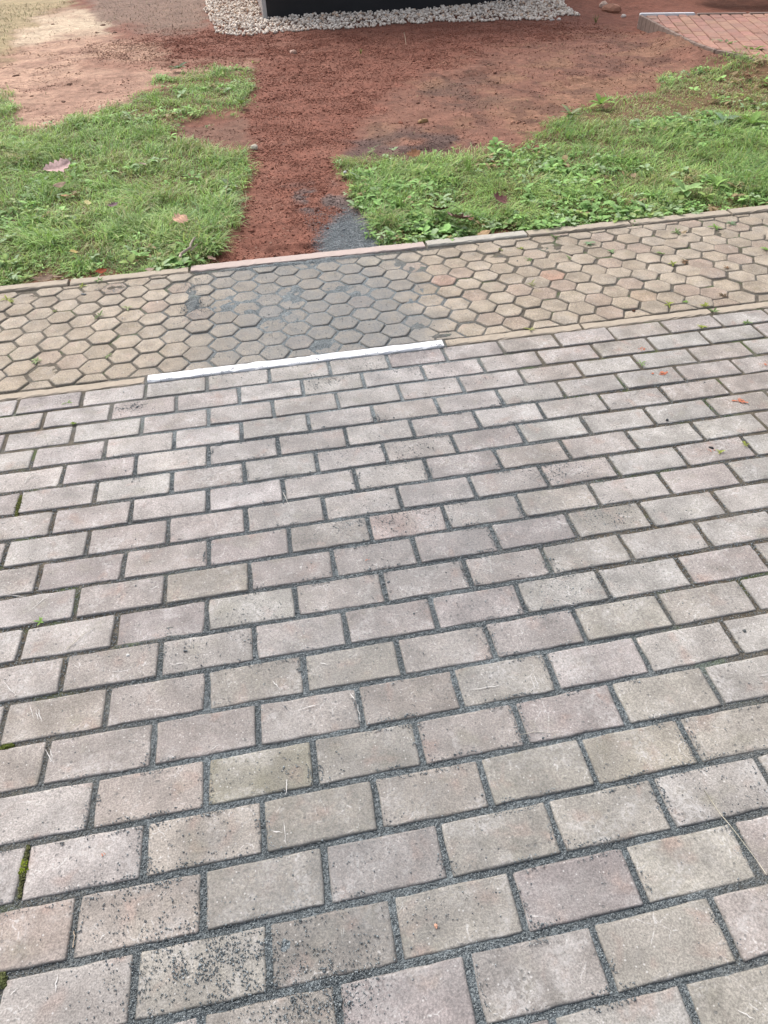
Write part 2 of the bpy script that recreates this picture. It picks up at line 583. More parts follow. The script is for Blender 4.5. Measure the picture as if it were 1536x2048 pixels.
def soil_height(x, y, loose):
    z = -0.018 + 0.030 * (fbm(x * 0.9, y * 0.9, 1, 3) - 0.5) * smooth(3.1, 4.2, y)
    z = z + 0.020 * (fbm(x * 4, y * 4, 2, 3) - 0.5) * smooth(3.1, 3.5, y)
    z = z + (0.008 + 0.015 * loose) * (fbm(x * 15, y * 11, 5, 4, 0.6) - 0.5)
    z = z + 0.010 * (1 - loose) * (fbm(x * 9, y * 16, 12, 4, 0.62) - 0.5) * smooth(3.1, 3.4, y)
    z = z + 0.007 * loose * np.maximum(0, vnoise(x * 48, y * 40, 9) - 0.45)
    bd = np.abs(polydist(x, y, BANK))
    z = z + 0.085 * np.exp(-(bd / 0.24) ** 2) * (0.6 + 0.8 * fbm(x * 5, y * 5, 24, 3)) * np.exp(-np.maximum(0, x - 4.6))
    # ruts and a ribbed boot print
    for (a, b), (c2, d2), wd, dp in RUTS:
        xa, ya = gp(a, b)
        xb, yb = gp(c2, d2)
        ux, uy = xb - xa, yb - ya
        t = np.clip(((x - xa) * ux + (y - ya) * uy) / (ux * ux + uy * uy), 0, 1)
        dd = np.hypot(x - xa - t * ux, y - ya - t * uy)
        z = z - dp * np.exp(-(dd / wd) ** 2) + 0.5 * dp * np.exp(-((dd - 1.7 * wd) / (0.6 * wd)) ** 2)
    # spoil heap behind the right-hand terrace
    hx, hy = gp(1360, 6)
    z = z + 0.75 * np.exp(-(((x - hx + 0.2) / 0.9) ** 2 + ((y - hy - 1.6) / 0.75) ** 2)) * (0.85 + 0.3 * fbm(x * 3, y * 3, 23, 3))
    return z


xs = np.concatenate([np.arange(-7, -3.4, 0.09), np.arange(-3.4, 6.0, 0.016), np.arange(6.0, 10.5, 0.09)])
ys = [3.088]
while ys[-1] < 16:
    ys.append(ys[-1] + (0.010 + 0.0058 * max(0, ys[-1] - 3.1) if ys[-1] < 10.5 else 0.12))
ys = np.array(ys)
GX, GY = np.meshgrid(xs, ys)
gx, gy = GX.ravel(), GY.ravel()
gpx, gpy = pix(gx, gy)
wob = (fbm(gx * 5, gy * 5, 77, 4) - 0.5)
qx, qy = gpx + wob * 70, gpy + (fbm(gx * 4, gy * 4, 78, 4) - 0.5) * 36
loose = pmask(qx, qy, PATHSOIL, 14)
lawn, dryg, thin = lawn_mask(gx, gy)
gz = soil_height(gx, gy, loose) + 0.012 * lawn * smooth(3.1, 3.4, gy)
gz = np.where(gy < 3.12, np.minimum(gz, -0.004), gz)
tint = np.empty((len(gx), 3))
RED = np.array([0.224, 0.094, 0.066])
tint[:] = RED


def lay(mask, colour, amount=1.0):
    global tint
    k = np.clip(mask * amount, 0, 1)[:, None]
    tint = tint * (1 - k) + np.array(colour)[None] * k


lay(pmask(qx, qy, RIGHTSOIL, 22), (0.245, 0.125, 0.09), 0.85)
lay(pmask(qx, qy, RIGHTSOIL, 22) * smooth(0.5, 0.66, fbm(gx * 3.3, gy * 2.4, 31, 4)), (0.29, 0.165, 0.105), 0.6)
lay(loose * smooth(0.42, 0.66, fbm(gx * 4.2, gy * 3.2, 37, 4)), (0.25, 0.115, 0.082), 0.6)
lay(pmask(qx, qy, TAN, 20), (0.50, 0.325, 0.235), 0.95)
lay(pmask(qx, qy, TAN, 20) * smooth(0.5, 0.68, fbm(gx * 2.5, gy * 2.5, 32, 4)), (0.33, 0.19, 0.14), 0.6)
lay(pmask(qx, qy, TAN, 20) * smooth(0.56, 0.68, fbm(gx * 6, gy * 14, 38, 4)), (0.24, 0.135, 0.10), 0.55)
lay(pmask(qx, qy, OLIVE, 22), (0.40, 0.325, 0.19), 0.9)
lay(pmask(qx, qy, PALE, 14), (0.60, 0.48, 0.35), 0.95)
lay(pmask(qx, qy, BROWN, 16), (0.235, 0.16, 0.125), 0.9)
lay(pmask(qx, qy, MUD_L, 16), (0.20, 0.115, 0.085), 0.8)
lay(pmask(qx, qy, RIGHTSOIL, 22) * smooth(0.52, 0.68, fbm(gx * 7, gy * 5, 39, 4)), (0.125, 0.066, 0.05), 0.6)
lay(pmask(qx, qy, DARK_A, 24) * smooth(0.30, 0.60, fbm(gx * 5, gy * 4, 33, 4)), (0.105, 0.078, 0.072), 0.8)
lay(pmask(qx, qy, DARK_B, 20) * smooth(0.36, 0.62, fbm(gx * 5, gy * 4, 34, 4)), (0.12, 0.078, 0.062), 0.65)
lay(pmask(qx, qy, GREY2, 22) * smooth(0.40, 0.65, fbm(gx * 14, gy * 14, 35, 4)), (0.15, 0.135, 0.13), 0.75)
greym = pmask(qx, qy, GREY, 18)
lay(greym * smooth(0.16, 0.42, fbm(gx * 12, gy * 12, 36, 4) + 0.2 * smooth(0, 30, polydist(gpx, gpy, GREY))), (0.21, 0.235, 0.25), 0.95)
lay(lawn, (0.125, 0.105, 0.05), 0.8)
nx, ny = len(xs), len(ys)
idx = np.arange(nx * ny).reshape(ny, nx)
quads = np.stack([idx[:-1, :-1], idx[:-1, 1:], idx[1:, 1:], idx[1:, :-1]], -1).reshape(-1, 4)
soil = link('soil', mesh_np('soil', np.stack([gx, gy, gz], 1), quads, tint, smooth_shade=True), M_SOIL)
tag(soil, 'freshly raked red brown soil between the two lawns', 'soil', kind='structure')

_soil_grid = gz.reshape(ny, nx)


def soil_z(x, y):
    i = np.clip(np.searchsorted(xs, x) - 1, 0, nx - 2)
    j = np.clip(np.searchsorted(ys, y) - 1, 0, ny - 2)
    tx = np.clip((x - xs[i]) / (xs[i + 1] - xs[i]), 0, 1)
    ty = np.clip((y - ys[j]) / (ys[j + 1] - ys[j]), 0, 1)
    g = _soil_grid
    return (g[j, i] * (1 - tx) + g[j, i + 1] * tx) * (1 - ty) + (g[j + 1, i] * (1 - tx) + g[j + 1, i + 1] * tx) * ty


def soil_tint(x, y):
    i = np.clip(np.searchsorted(xs, x), 0, nx - 1)
    j = np.clip(np.searchsorted(ys, y), 0, ny - 1)
    return tint.reshape(ny, nx, 3)[j, i]


# ------------------------------------------------------------------ paving: rectangular bricks
GRID = (0.105, 0.10346262, -0.89910901, 2.11787899)
CX = [0.00403, 6e-05, -0.00796, -0.00269, 0.00028, 0.00309, 0.00181, -0.00462, -0.00066]
CY = [0.00219, 0.00091, -0.00918, -0.00286, 0.00376, 0.00972, 0.00331, 0.00485, 0.00684]


def warp(i, j):
    a, b = min(max(i, 0), 25) / 12 - 1, min(max(j, -1), 20) / 10 - 1
    bs = [a ** p * b ** q for p in range(3) for q in range(4 - p)]
    return (GRID[2] + GRID[0] * i + sum(u * v for u, v in zip(CX, bs)), GRID[3] - GRID[1] * j + sum(u * v for u, v in zip(CY, bs)))


def in_view(x, y, margin=60):
    px, py = pix(np.array(x), np.array(y))
    return bool(((px > -margin) & (px < 1536 + margin) & (py > -margin) & (py < 2048 + margin)).any())


def gauss(x, y, cx, cy, sx, sy):
    return np.exp(-(((x - cx) / sx) ** 2 + ((y - cy) / sy) ** 2))


def dust_amount(x, y):
    """how much fresh joint grit was left lying here"""
    d = 1.0 * smooth(-0.62, 0.02, x + 0.2 * (fbm(x * 5, y * 5, 58, 3) - 0.5)) * (1 - smooth(0.46, 0.70, x + 0.16 * (fbm(x * 7, y * 7, 57, 3) - 0.5))) * smooth(2.19, 2.22, y)
    d = d * (0.75 + 0.5 * gauss(x, y, 0.2, 2.5, 0.35, 0.3))
    d = d + 0.36 * gauss(x, y, 0.12, 1.75, 0.55, 0.5) + 0.30 * gauss(x, y, 0.17, 0.75, 0.42, 0.55) + 0.25 * gauss(x, y, -0.05, 0.42, 0.25, 0.2)
    d = d + 0.28 * gauss(x, y, 0.55, 1.25, 0.35, 0.3)
    return np.clip(d * (0.6 + 0.8 * fbm(x * 6, y * 6, 55, 3)), 0, 1)


def old_amount(x, y):
    """1 where the joints keep their old brown bedding"""
    f = np.maximum.reduce([1.15 * gauss(x, y, 0.12, 2.6, 0.62, 0.7), 1.2 * gauss(x, y, 0.15, 1.7, 0.75, 0.8), 1.25 * gauss(x, y, 0.1, 0.6, 0.75, 0.75)])
    return 1 - smooth(0.25, 0.85, f + 0.3 * (fbm(x * 4, y * 4, 56, 3) - 0.5))


def stone_mesh(name, poly, z_top, jit, bev, depth, step, chips=0.0, tilt=(0, 0), dusty=1.0):
    """a paving stone from its top outline: worn outline, rounded arris, sides below the joint fill"""
    poly = np.asarray(poly, float)
    ctr = poly.mean(0)
    pts = []
    n = len(poly)
    for k in range(n):
        a, b = poly[k], poly[(k + 1) % n]
        ln = np.hypot(*(b - a))
        m = max(1, int(round(ln / step)))
        cut = min(0.32 * ln, random.uniform(0.0012, 0.003) + (random.uniform(0.005, 0.02) if random.random() < chips else 0))
        cut2 = min(0.32 * ln, random.uniform(0.0012, 0.003))
        u = (b - a) / ln
        ts = [cut] + [ln * q / m for q in range(1, m) if cut < ln * q / m < ln - cut2] + [ln - cut2]
        nrm = np.array([u[1], -u[0]])
        for t in ts:
            pts.append(a + u * t + nrm * random.gauss(0, jit))
    pts = np.array(pts)
    # inset ring
    def ring(off, z):
        d = pts - ctr
        r = np.hypot(d[:, 0], d[:, 1])[:, None]
        q = ctr + d * (1 + off / r)
        zz = z + (q[:, 0] - ctr[0]) * tilt[0] + (q[:, 1] - ctr[1]) * tilt[1]
        return np.column_stack([q, zz])
    m = len(pts)
    R = [ring(-bev * 2.4, z_top), ring(-bev * 0.9, z_top - bev * 0.25), ring(bev * 0.4, z_top - bev * 1.1), ring(bev * 0.9, z_top - depth)]
    v = np.vstack(R)
    faces = [list(range(m))]
    for r in range(3):
        for k in range(m):
            a, b = r * m + k, r * m + (k + 1) % m
            faces.append([a + m, b + m, b, a])
    edge = np.concatenate([np.zeros(m), np.full(m, 0.16), np.ones(m), np.ones(m)])
    dust = dust_amount(v[:, 0], v[:, 1]) * dusty
    v[:, :2] -= ctr
    me = mesh_py(name, v, faces, {'edge': edge, 'dust': dust}, smooth_shade=True)
    me.polygons[0].use_smooth = False
    return me, ctr


def bed_mesh(name, x0, x1, y0, y1, z, sx, sy):
    X, Y = np.meshgrid(np.arange(x0, x1 + 1e-6, sx), np.linspace(y0, y1, int((y1 - y0) / sy) + 1))
    a, b = X.ravel(), Y.ravel()
    zz = z + 0.0045 * (fbm(a * 9, b * 9, 61, 3) - 0.5) + 0.003 * (fbm(a * 70, b * 70, 62, 2) - 0.5)
    # bedding that piles up over a few stones
    for px, py, rx, ry, h in HEAPS:
        hx, hy = gp(px, py)
        zz = zz + h * gauss(a, b, hx, hy, rx, ry) * (0.1 + 1.75 * fbm(a * 38, b * 38, 63, 3))
    n = X.shape[1]
    m = X.shape[0]
    ii = np.arange(n * m).reshape(m, n)
    q = np.stack([ii[:-1, :-1], ii[:-1, 1:], ii[1:, 1:], ii[1:, :-1]], -1).reshape(-1, 4)
    return mesh_np(name, np.stack([a, b, zz], 1), q, attrs={'old': old_amount(a, b)}, smooth_shade=True)


HEAPS = [(386, 598, 0.027, 0.12, 0.0105), (455, 675, 0.05, 0.05, 0.003), (610, 610, 0.32, 0.3, 0.0024), (235, 575, 0.05, 0.022, 0.008), (640, 690, 0.03, 0.02, 0.005), (880, 672, 0.055, 0.02, 0.008),
         (820, 600, 0.02, 0.04, 0.004), (590, 525.5, 0.42, 0.014, 0.011), (560, 1893, 0.03, 0.02, 0.004), (1045, 855, 0.018, 0.012, 0.006), (690, 1042, 0.07, 0.009, 0.006), (1250, 1708, 0.02, 0.009, 0.005), (310, 757, 0.02, 0.012, 0.006)]

pave = link('brick_pavement', bed_mesh('brick_pavement', -2.6, 3.6, -0.75, 2.161, -0.0042, 0.02, 0.016), M_GRIT)
tag(pave, 'grey brick pavement with wide joints filled with dark grit', 'pavement', kind='structure')

LIGHT, MID, OLIVE_C, TAN_C, MAUVE, PALE_C = (0.405, 0.368, 0.345), (0.345, 0.30, 0.275), (0.30, 0.275, 0.232), (0.335, 0.29, 0.25), (0.305, 0.262, 0.252), (0.36, 0.34, 0.31)
FIXED = {(485, 985): (0.52, 0.475, 0.465), (640, 965): (0.46, 0.42, 0.40), (420, 870): (0.44, 0.405, 0.39), (1010, 830): (0.45, 0.42, 0.40), (520, 1545): (0.275, 0.255, 0.195), (640, 1625): (0.29, 0.265, 0.225),
         (1150, 1765): (0.285, 0.25, 0.242), (1390, 1695): (0.37, 0.345, 0.30), (600, 1900): (0.255, 0.232, 0.208), (1080, 1960): (0.275, 0.25, 0.232), (1350, 1890): (0.36, 0.335, 0.295), (410, 1930): (0.37, 0.345, 0.305),
         (895, 1570): (0.33, 0.295, 0.26), (590, 1140): (0.30, 0.265, 0.25), (835, 1050): (0.385, 0.305, 0.28), (660, 1075): (0.305, 0.275, 0.25), (900, 1390): (0.285, 0.25, 0.225), (1210, 1315): (0.40, 0.36, 0.345), (1270, 1510): (0.335, 0.305, 0.255),
         (90, 720): (0.36, 0.30, 0.24), (420, 1170): (0.325, 0.29, 0.245), (850, 1330): (0.36, 0.325, 0.30), (1400, 1445): (0.375, 0.345, 0.30), (80, 1870): (0.36, 0.30, 0.265), (700, 1240): (0.32, 0.28, 0.265), (1290, 960): (0.43, 0.395, 0.37),
         (780, 755): (0.43, 0.40, 0.385), (590, 985): (0.40, 0.36, 0.34), (540, 780): (0.45, 0.42, 0.40), (120, 1110): (0.42, 0.39, 0.365)}


def brick_colour(px, py):
    r = random.random()
    if px < 780 and py < 1320:
        c = LIGHT if r < 0.5 else MID if r < 0.75 else PALE_C if r < 0.9 else MAUVE
    elif px > 1050 and py < 1000:
        c = TAN_C if r < 0.4 else PALE_C if r < 0.75 else MID
    elif py > 1320 and 450 < px < 1150:
        c = OLIVE_C if r < 0.38 else MAUVE if r < 0.7 else MID
    elif px >= 1100:
        c = PALE_C if r < 0.5 else MID if r < 0.7 else OLIVE_C
    elif px < 450:
        c = LIGHT if r < 0.3 else MID if r < 0.75 else TAN_C
    else:
        c = MID if r < 0.5 else MAUVE if r < 0.7 else LIGHT
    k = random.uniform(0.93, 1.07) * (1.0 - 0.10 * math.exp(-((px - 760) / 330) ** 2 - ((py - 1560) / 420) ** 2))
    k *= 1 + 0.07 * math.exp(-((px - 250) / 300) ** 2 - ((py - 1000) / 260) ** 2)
    return [(u * 0.62 + v * 0.38) * k * random.uniform(0.99, 1.01) for u, v in zip(c, (0.342, 0.315, 0.299))]


def brick_poly(j, i):
    """outline of the brick between joints i and i+2 of course j"""
    h = 0.0066
    jx0, jx1 = JX[(j, i)], JX[(j, i + 2)]
    c = []
    for (ii, jj, dx, dy) in ((i, j + 0.5, h + jx0, h), (i + 2, j + 0.5, -h + jx1, h), (i + 2, j - 0.5, -h + jx1, -h), (i, j - 0.5, h + jx0, -h)):
        x, y = warp(ii, jj)
        c.append((x + dx + random.gauss(0, 0.0006), min(y + dy, 2.1555) + random.gauss(0, 0.0006)))
    return c


JX = {}
bricks_far_v, bricks_far_f = [], []
brick_boxes = []          # footprints, to keep joint grains in the joints
for j in range(0, 27):
    start = 0 if j % 2 == 0 else 1
    rng_i = list(range(start - 18, 44, 2))
    for i in rng_i + [rng_i[-1] + 2]:
        JX[(j, i)] = random.gauss(0, 0.0016)
    for i in rng_i:
        poly = brick_poly(j, i)
        xy = np.array(poly)
        brick_boxes.append((xy[:, 0].min(), xy[:, 0].max(), xy[:, 1].min(), xy[:, 1].max(), j))
        if in_view(xy[:, 0], xy[:, 1], 40):
            me, ctr = stone_mesh('brick', poly, random.gauss(0.0, 0.0009), 0.0007, 0.0021, 0.05, 0.03, chips=0.075,
                                 tilt=(random.gauss(0, 0.005), random.gauss(0, 0.011)))
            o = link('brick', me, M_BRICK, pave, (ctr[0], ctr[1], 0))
            bx, by = pix(np.array(ctr[0]), np.array(ctr[1]))
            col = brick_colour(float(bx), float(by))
            for (fx, fy), fc in FIXED.items():
                if polydist(np.array([fx]), np.array([fy]), np.column_stack(pix(xy[:, 0], xy[:, 1])))[0] > 0:
                    col = [u * 0.95 for u in fc]
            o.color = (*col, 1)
        else:
            b = len(bricks_far_v)
            cx, cy = xy.mean(0)
            for (x, y) in poly:
                bricks_far_v.append((cx + (x - cx) * 0.97, cy + (y - cy) * 0.95, 0.0))
            for (x, y) in poly:
                bricks_far_v.append((x, y, -0.003))
            for (x, y) in poly:
                bricks_far_v.append((x, y, -0.05))
            bricks_far_f.append((b, b + 1, b + 2, b + 3))
            for r in (0, 4):
                for k in range(4):
                    bricks_far_f.append((b + r + 4 + k, b + r + 4 + (k + 1) % 4, b + r + (k + 1) % 4, b + r + k))
fb = link('brick', mesh_py('outer_bricks', bricks_far_v, bricks_far_f, {'edge': np.zeros(len(bricks_far_v)), 'dust': np.zeros(len(bricks_far_v))}), M_BRICK, pave)
fb.color = (0.34, 0.30, 0.275, 1)
fb['kind'] = 'stuff'

# ------------------------------------------------------------------ paving: hexagon path
HEX_Y0, HEX_Y1 = 2.2125, 3.036
hexpath = link('hexagon_path', bed_mesh('hexagon_path', -2.6, 3.6, 2.158, 3.092, -0.0042, 0.016, 0.012), M_GRIT)
tag(hexpath, 'footpath of beige hexagonal pavers between lawn and brick pavement', 'path', kind='structure')


def clip(poly, axis, lim, keep_below):
    out = []
    n = len(poly)
    for k in range(n):
        a, b = poly[k], poly[(k + 1) % n]
        ia = (a[axis] <= lim) == keep_below
        ib = (b[axis] <= lim) == keep_below
        if ia:
            out.append(a)
        if ia != ib:
            t = (lim - a[axis]) / (b[axis] - a[axis])
            out.append((a[0] + (b[0] - a[0]) * t, a[1] + (b[1] - a[1]) * t))
    return out


HT, HO, HR = (0.368, 0.310, 0.242), (0.340, 0.281, 0.214), (0.355, 0.278, 0.220)
HEX_FIXED = {(870, 562): (0.33, 0.225, 0.175), (1115, 548): (0.37, 0.235, 0.17), (730, 515): (0.41, 0.35, 0.26), (560, 615): (0.34, 0.30, 0.26), (1280, 580): (0.38, 0.29, 0.21)}
SH, RH = 0.0919 / 1.5, 0.1064
far_v, far_f = [], []
for k in range(-20, 52):
    cx = -0.946 + 0.0919 * k
    for n in range(-1, 9):
        cy = (2.2665 if k % 2 == 0 else 2.3205) + RH * n
        wild = smooth(0.5, 1.6, np.array(cx)) if cx > 0 else 0.15
        ox, oy = random.gauss(0, 0.0012 + 0.0028 * float(wild)), random.gauss(0, 0.0012 + 0.0026 * float(wild))
        g = 1 - (0.0092 - 0.002 * float(wild)) / RH
        rot = random.gauss(0, 0.02 + 0.03 * float(wild))
        poly = []
        for a in range(6):
            t = a * math.pi / 3 + rot
            poly.append((cx + ox + SH * g * math.cos(t), cy + oy + SH * g * math.sin(t)))
        poly = clip(poly, 1, HEX_Y1 - (0.020 if -0.36 < cx < 0.74 else 0), True)
        if len(poly) < 3:
            continue
        poly = clip(poly, 1, HEX_Y0, False)
        if len(poly) < 3:
            continue
        xy = np.array(poly)
        if xy[:, 1].max() - xy[:, 1].min() < 0.018:
            continue
        # neighbours closer than a few mm after clipping are merged
        keep = [p for q, p in enumerate(poly) if math.hypot(p[0] - poly[q - 1][0], p[1] - poly[q - 1][1]) > 0.006]
        if len(keep) < 3:
            continue
        if in_view(xy[:, 0], xy[:, 1], 4):
            me, ctr = stone_mesh('hexagon_paver', keep, random.gauss(0.0, 0.0014), 0.0008, 0.0025, 0.05, 0.03, chips=0.08,
                                 tilt=(random.gauss(0, 0.008), random.gauss(0, 0.014)))
            o = link('hexagon_paver', me, M_HEX, hexpath, (ctr[0], ctr[1], 0))
            r = random.random()
            rp = 0.16 if cx > 0.7 else 0.05
            c = HR if r < rp else HO if r < 0.45 else HT
            f = random.uniform(0.9, 1.08)
            col = [u * f for u in c]
            for (fx, fy), fc in HEX_FIXED.items():
                if polydist(np.array([fx]), np.array([fy]), np.column_stack(pix(xy[:, 0], xy[:, 1])))[0] > 0:
                    col = list(fc)
            o.color = (*col, 1)
        else:
            b = len(far_v)
            m = len(keep)
            far_v += [(p[0], p[1], 0.0) for p in keep] + [(p[0], p[1], -0.05) for p in keep]
            far_f.append(tuple(range(b, b + m)))
            for q in range(m):
                far_f.append((b + m + q, b + m + (q + 1) % m, b + (q + 1) % m, b + q))
fh = link('hexagon_paver', mesh_py('outer_hexagons', far_v, far_f, {'edge': np.zeros(len(far_v)), 'dust': np.zeros(len(far_v))}), M_HEX, hexpath)
fh.color = (*HT, 1)
fh['kind'] = 'stuff'

# ------------------------------------------------------------------ edging stones


def edging_mesh(name, x0, x1, y0, y1, ztop, bev=0.006, wear=0.001, depth=0.2, slope=0.0):
    """a long kerb-like edging stone with a rounded, slightly chipped top edge"""
    nseg = max(6, int((x1 - x0) / 0.025))
    prof = [(0, -depth), (0, -bev), (bev * 0.35, -bev * 0.3), (bev * 1.1, 0), (y1 - y0 - bev * 1.1, 0), (y1 - y0 - bev * 0.35, -bev * 0.3), (y1 - y0, -bev), (y1 - y0, -depth)]
    v, f = [], []
    m = len(prof)
    for s in range(nseg + 1):
        x = x0 + (x1 - x0) * s / nseg
        ex = 0.0035 if s in (0, nseg) else 0
        x += ex if s == 0 else -ex if s == nseg else 0
        chip = 0.006 if random.random() < wear * 30 else 0
        for q, (yy, zz) in enumerate(prof):
            jy = random.gauss(0, wear)
            jz = random.gauss(0, wear * 0.7)
            if q == 2 and chip:
                jz -= chip
            v.append((x, y0 + yy + jy + slope * (x - x0), ztop + zz + jz))
    for s in range(nseg):
        for q in range(m - 1):
            a = s * m + q
            f.append((a, a + m, a + m + 1, a + 1))
    f.append(tuple(range(m)))
    f.append(tuple(range(nseg * m + m - 1, nseg * m - 1, -1)))
    return mesh_py(name, v, f, smooth_shade=False)


edging = bpy.data.objects.new('path_edging', None)
COL.objects.link(edging)
edging.location = (0.6, 2.6, 0)
tag(edging, 'worn concrete edging stones along both sides of the hexagon path', 'edging', kind='structure')


def edge_stone(x0, x1, y0, y1, z, mat=M_OLDEDGE, wear=0.001):
    o = link('edging_stone', edging_mesh('edging_stone', x0 + 0.002, x1 - 0.002, y0, y1, z, wear=wear), mat, edging)
    o.matrix_parent_inverse = Matrix.Translation((-0.6, -2.6, 0))
    return o


for x0, x1 in ((-2.55, -2.03), (-2.03, -1.51), (-1.51, -0.996), (-0.996, -0.485), (0.585, 1.110), (1.110, 1.629), (1.629, 2.15), (2.15, 2.67), (2.67, 3.19), (3.19, 3.6)):
    edge_stone(x0, x1, 2.1635, 2.2065, 0.001 + random.gauss(0, 0.0012), wear=0.0013)
for x0, x1 in ((-2.6, -1.86), (-1.86, -1.35), (-1.35, -0.87), (-0.87, -0.355)):
    edge_stone(x0, x1, 3.043, 3.097, 0.005 + random.gauss(0, 0.0015), wear=0.0010)
for x0, x1 in ((0.716, 1.20), (1.20, 1.71), (1.71, 2.22), (2.22, 2.73), (2.73, 3.24), (3.24, 3.6)):
    edge_stone(x0, x1, 3.045, 3.103, 0.0065 + random.gauss(0, 0.002), M_OLDEDGE if random.random() < 0.6 else M_GREYEDGE, wear=0.0011)

ws = link('white_edging_stone', edging_mesh('white_edging_stone', -0.481, 0.581, 2.1625, 2.2075, 0.0045, bev=0.0045, wear=0.0011), M_WHITE)
tag(ws, 'long bright white edging strip set between the hexagon pavers and the bricks', 'edging strip')
ps = link('pink_edging_stone', edging_mesh('pink_edging_stone', -0.352, 0.712, 3.041, 3.101, 0.0065, bev=0.004, wear=0.0008), M_PINKEDGE)
tag(ps, 'clean pinkish edging stone holding back the red soil and dark gravel', 'edging stone')


# ------------------------------------------------------------------ lump scatter (grains, clods, pebbles)
OCT_V = np.array([(1, 0, 0), (-1, 0, 0), (0, 1, 0), (0, -1, 0), (0, 0, 1), (0, 0, -1)], float)
OCT_F = np.array([(0, 2, 4), (2, 1, 4), (1, 3, 4), (3, 0, 4), (2, 0, 5), (1, 2, 5), (3, 1, 5), (0, 3, 5)])
_p = (1 + 5 ** 0.5) / 2
ICO_V = np.array([(-1, _p, 0), (1, _p, 0), (-1, -_p, 0), (1, -_p, 0), (0, -1, _p), (0, 1, _p), (0, -1, -_p), (0, 1, -_p), (_p, 0, -1), (_p, 0, 1), (-_p, 0, -1), (-_p, 0, 1)]) / math.sqrt(1 + _p * _p)
ICO_F = np.array([(0, 11, 5), (0, 5, 1), (0, 1, 7), (0, 7, 10), (0, 10, 11), (1, 5, 9), (5, 11, 4), (11, 10, 2), (10, 7, 6), (7, 1, 8), (3, 9, 4), (3, 4, 2), (3, 2, 6), (3, 6, 8), (3, 8, 9), (4, 9, 5), (2, 4, 11), (6, 2, 10), (8, 6, 7), (9, 8, 1)])


def random_rot(n):
    q = rng.normal(size=(n, 4))
    q /= np.linalg.norm(q, axis=1)[:, None]
    w, x, y, z = q.T
    return np.stack([np.stack([1 - 2 * (y * y + z * z), 2 * (x * y - z * w), 2 * (x * z + y * w)], -1),
                     np.stack([2 * (x * y + z * w), 1 - 2 * (x * x + z * z), 2 * (y * z - x * w)], -1),
                     np.stack([2 * (x * z - y * w), 2 * (y * z + x * w), 1 - 2 * (x * x + y * y)], -1)], 1)


def lumps(name, base_v, base_f, pos, rad, col, squash=0.75, jit=0.22, sm=False):
    n = len(pos)
    nv = len(base_v)
    v = base_v[None] * (1 + rng.normal(0, jit, (n, nv, 1)))
    v = v * np.stack([np.ones(n), rng.uniform(0.65, 1, n), rng.uniform(0.5, 0.9, n)], -1)[:, None, :]
    v = np.einsum('nij,nkj->nki', random_rot(n), v)
    v[..., 2] *= squash
    v = v * rad[:, None, None] + pos[:, None, :]
    f = (base_f[None] + (np.arange(n) * nv)[:, None, None]).reshape(-1, 3)
    c = np.repeat(col, nv, 0)
    return mesh_np(name, v.reshape(-1, 3), f, c, smooth_shade=sm)


bb = np.array(brick_boxes)


def in_brick(x, y, grow=0.0008):
    """True for points on top of a brick"""
    hit = np.zeros(len(x), bool)
    order = np.argsort(x)
    for (x0, x1, y0, y1, j) in bb:
        if x1 < x.min() or x0 > x.max():
            continue
        a = np.searchsorted(x[order], x0 - grow)
        b = np.searchsorted(x[order], x1 + grow)
        k = order[a:b]
        hit[k[(y[k] > y0 - grow) & (y[k] < y1 + grow)]] = True
    return hit


def grit_colours(n):
    f = rng.random(n)[:, None] ** 1.6
    c = np.array([0.098, 0.115, 0.124]) * (1 - f) + np.array([0.31, 0.345, 0.358]) * f
    return c * rng.uniform(0.85, 1.15, (n, 1))


# grains in the joints of the near bricks
n = 560000
x = rng.uniform(-0.95, 1.35, n)
y = 0.05 + (1.75) * rng.random(n) ** 1.25
px, py = pix(x, y)
keep = (px > -60) & (px < 1600) & (py < 2120)
x, y = x[keep], y[keep]
edge_zone = in_brick(x, y, -0.0005) & ~in_brick(x, y, -0.009)
ez = np.flatnonzero(edge_zone & (rng.random(len(x)) < (1 - old_amount(x, y)) * smooth(0.5, 0.72, fbm(x * 14, y * 14, 95, 3))))[:9000]
EX, EY = x[ez], y[ez]
keep = ~in_brick(x, y)
keep &= rng.random(len(x)) < (1 - 0.55 * old_amount(x, y))
x, y = x[keep][:50000], y[keep][:50000]
r = rng.uniform(0.0008, 0.0018, len(x)) * (1 + 0.35 * (y > 0.9))
pos = np.stack([x, y, -0.0036 + rng.uniform(0, 0.0026, len(x))], 1)
gj = link('joint_grit', lumps('joint_grit', OCT_V, OCT_F, pos, r, grit_colours(len(x)), 0.8, 0.2), M_GRAIN)
tag(gj, 'dark blue grey crushed stone grit filling the brick joints', 'grit', kind='stuff')

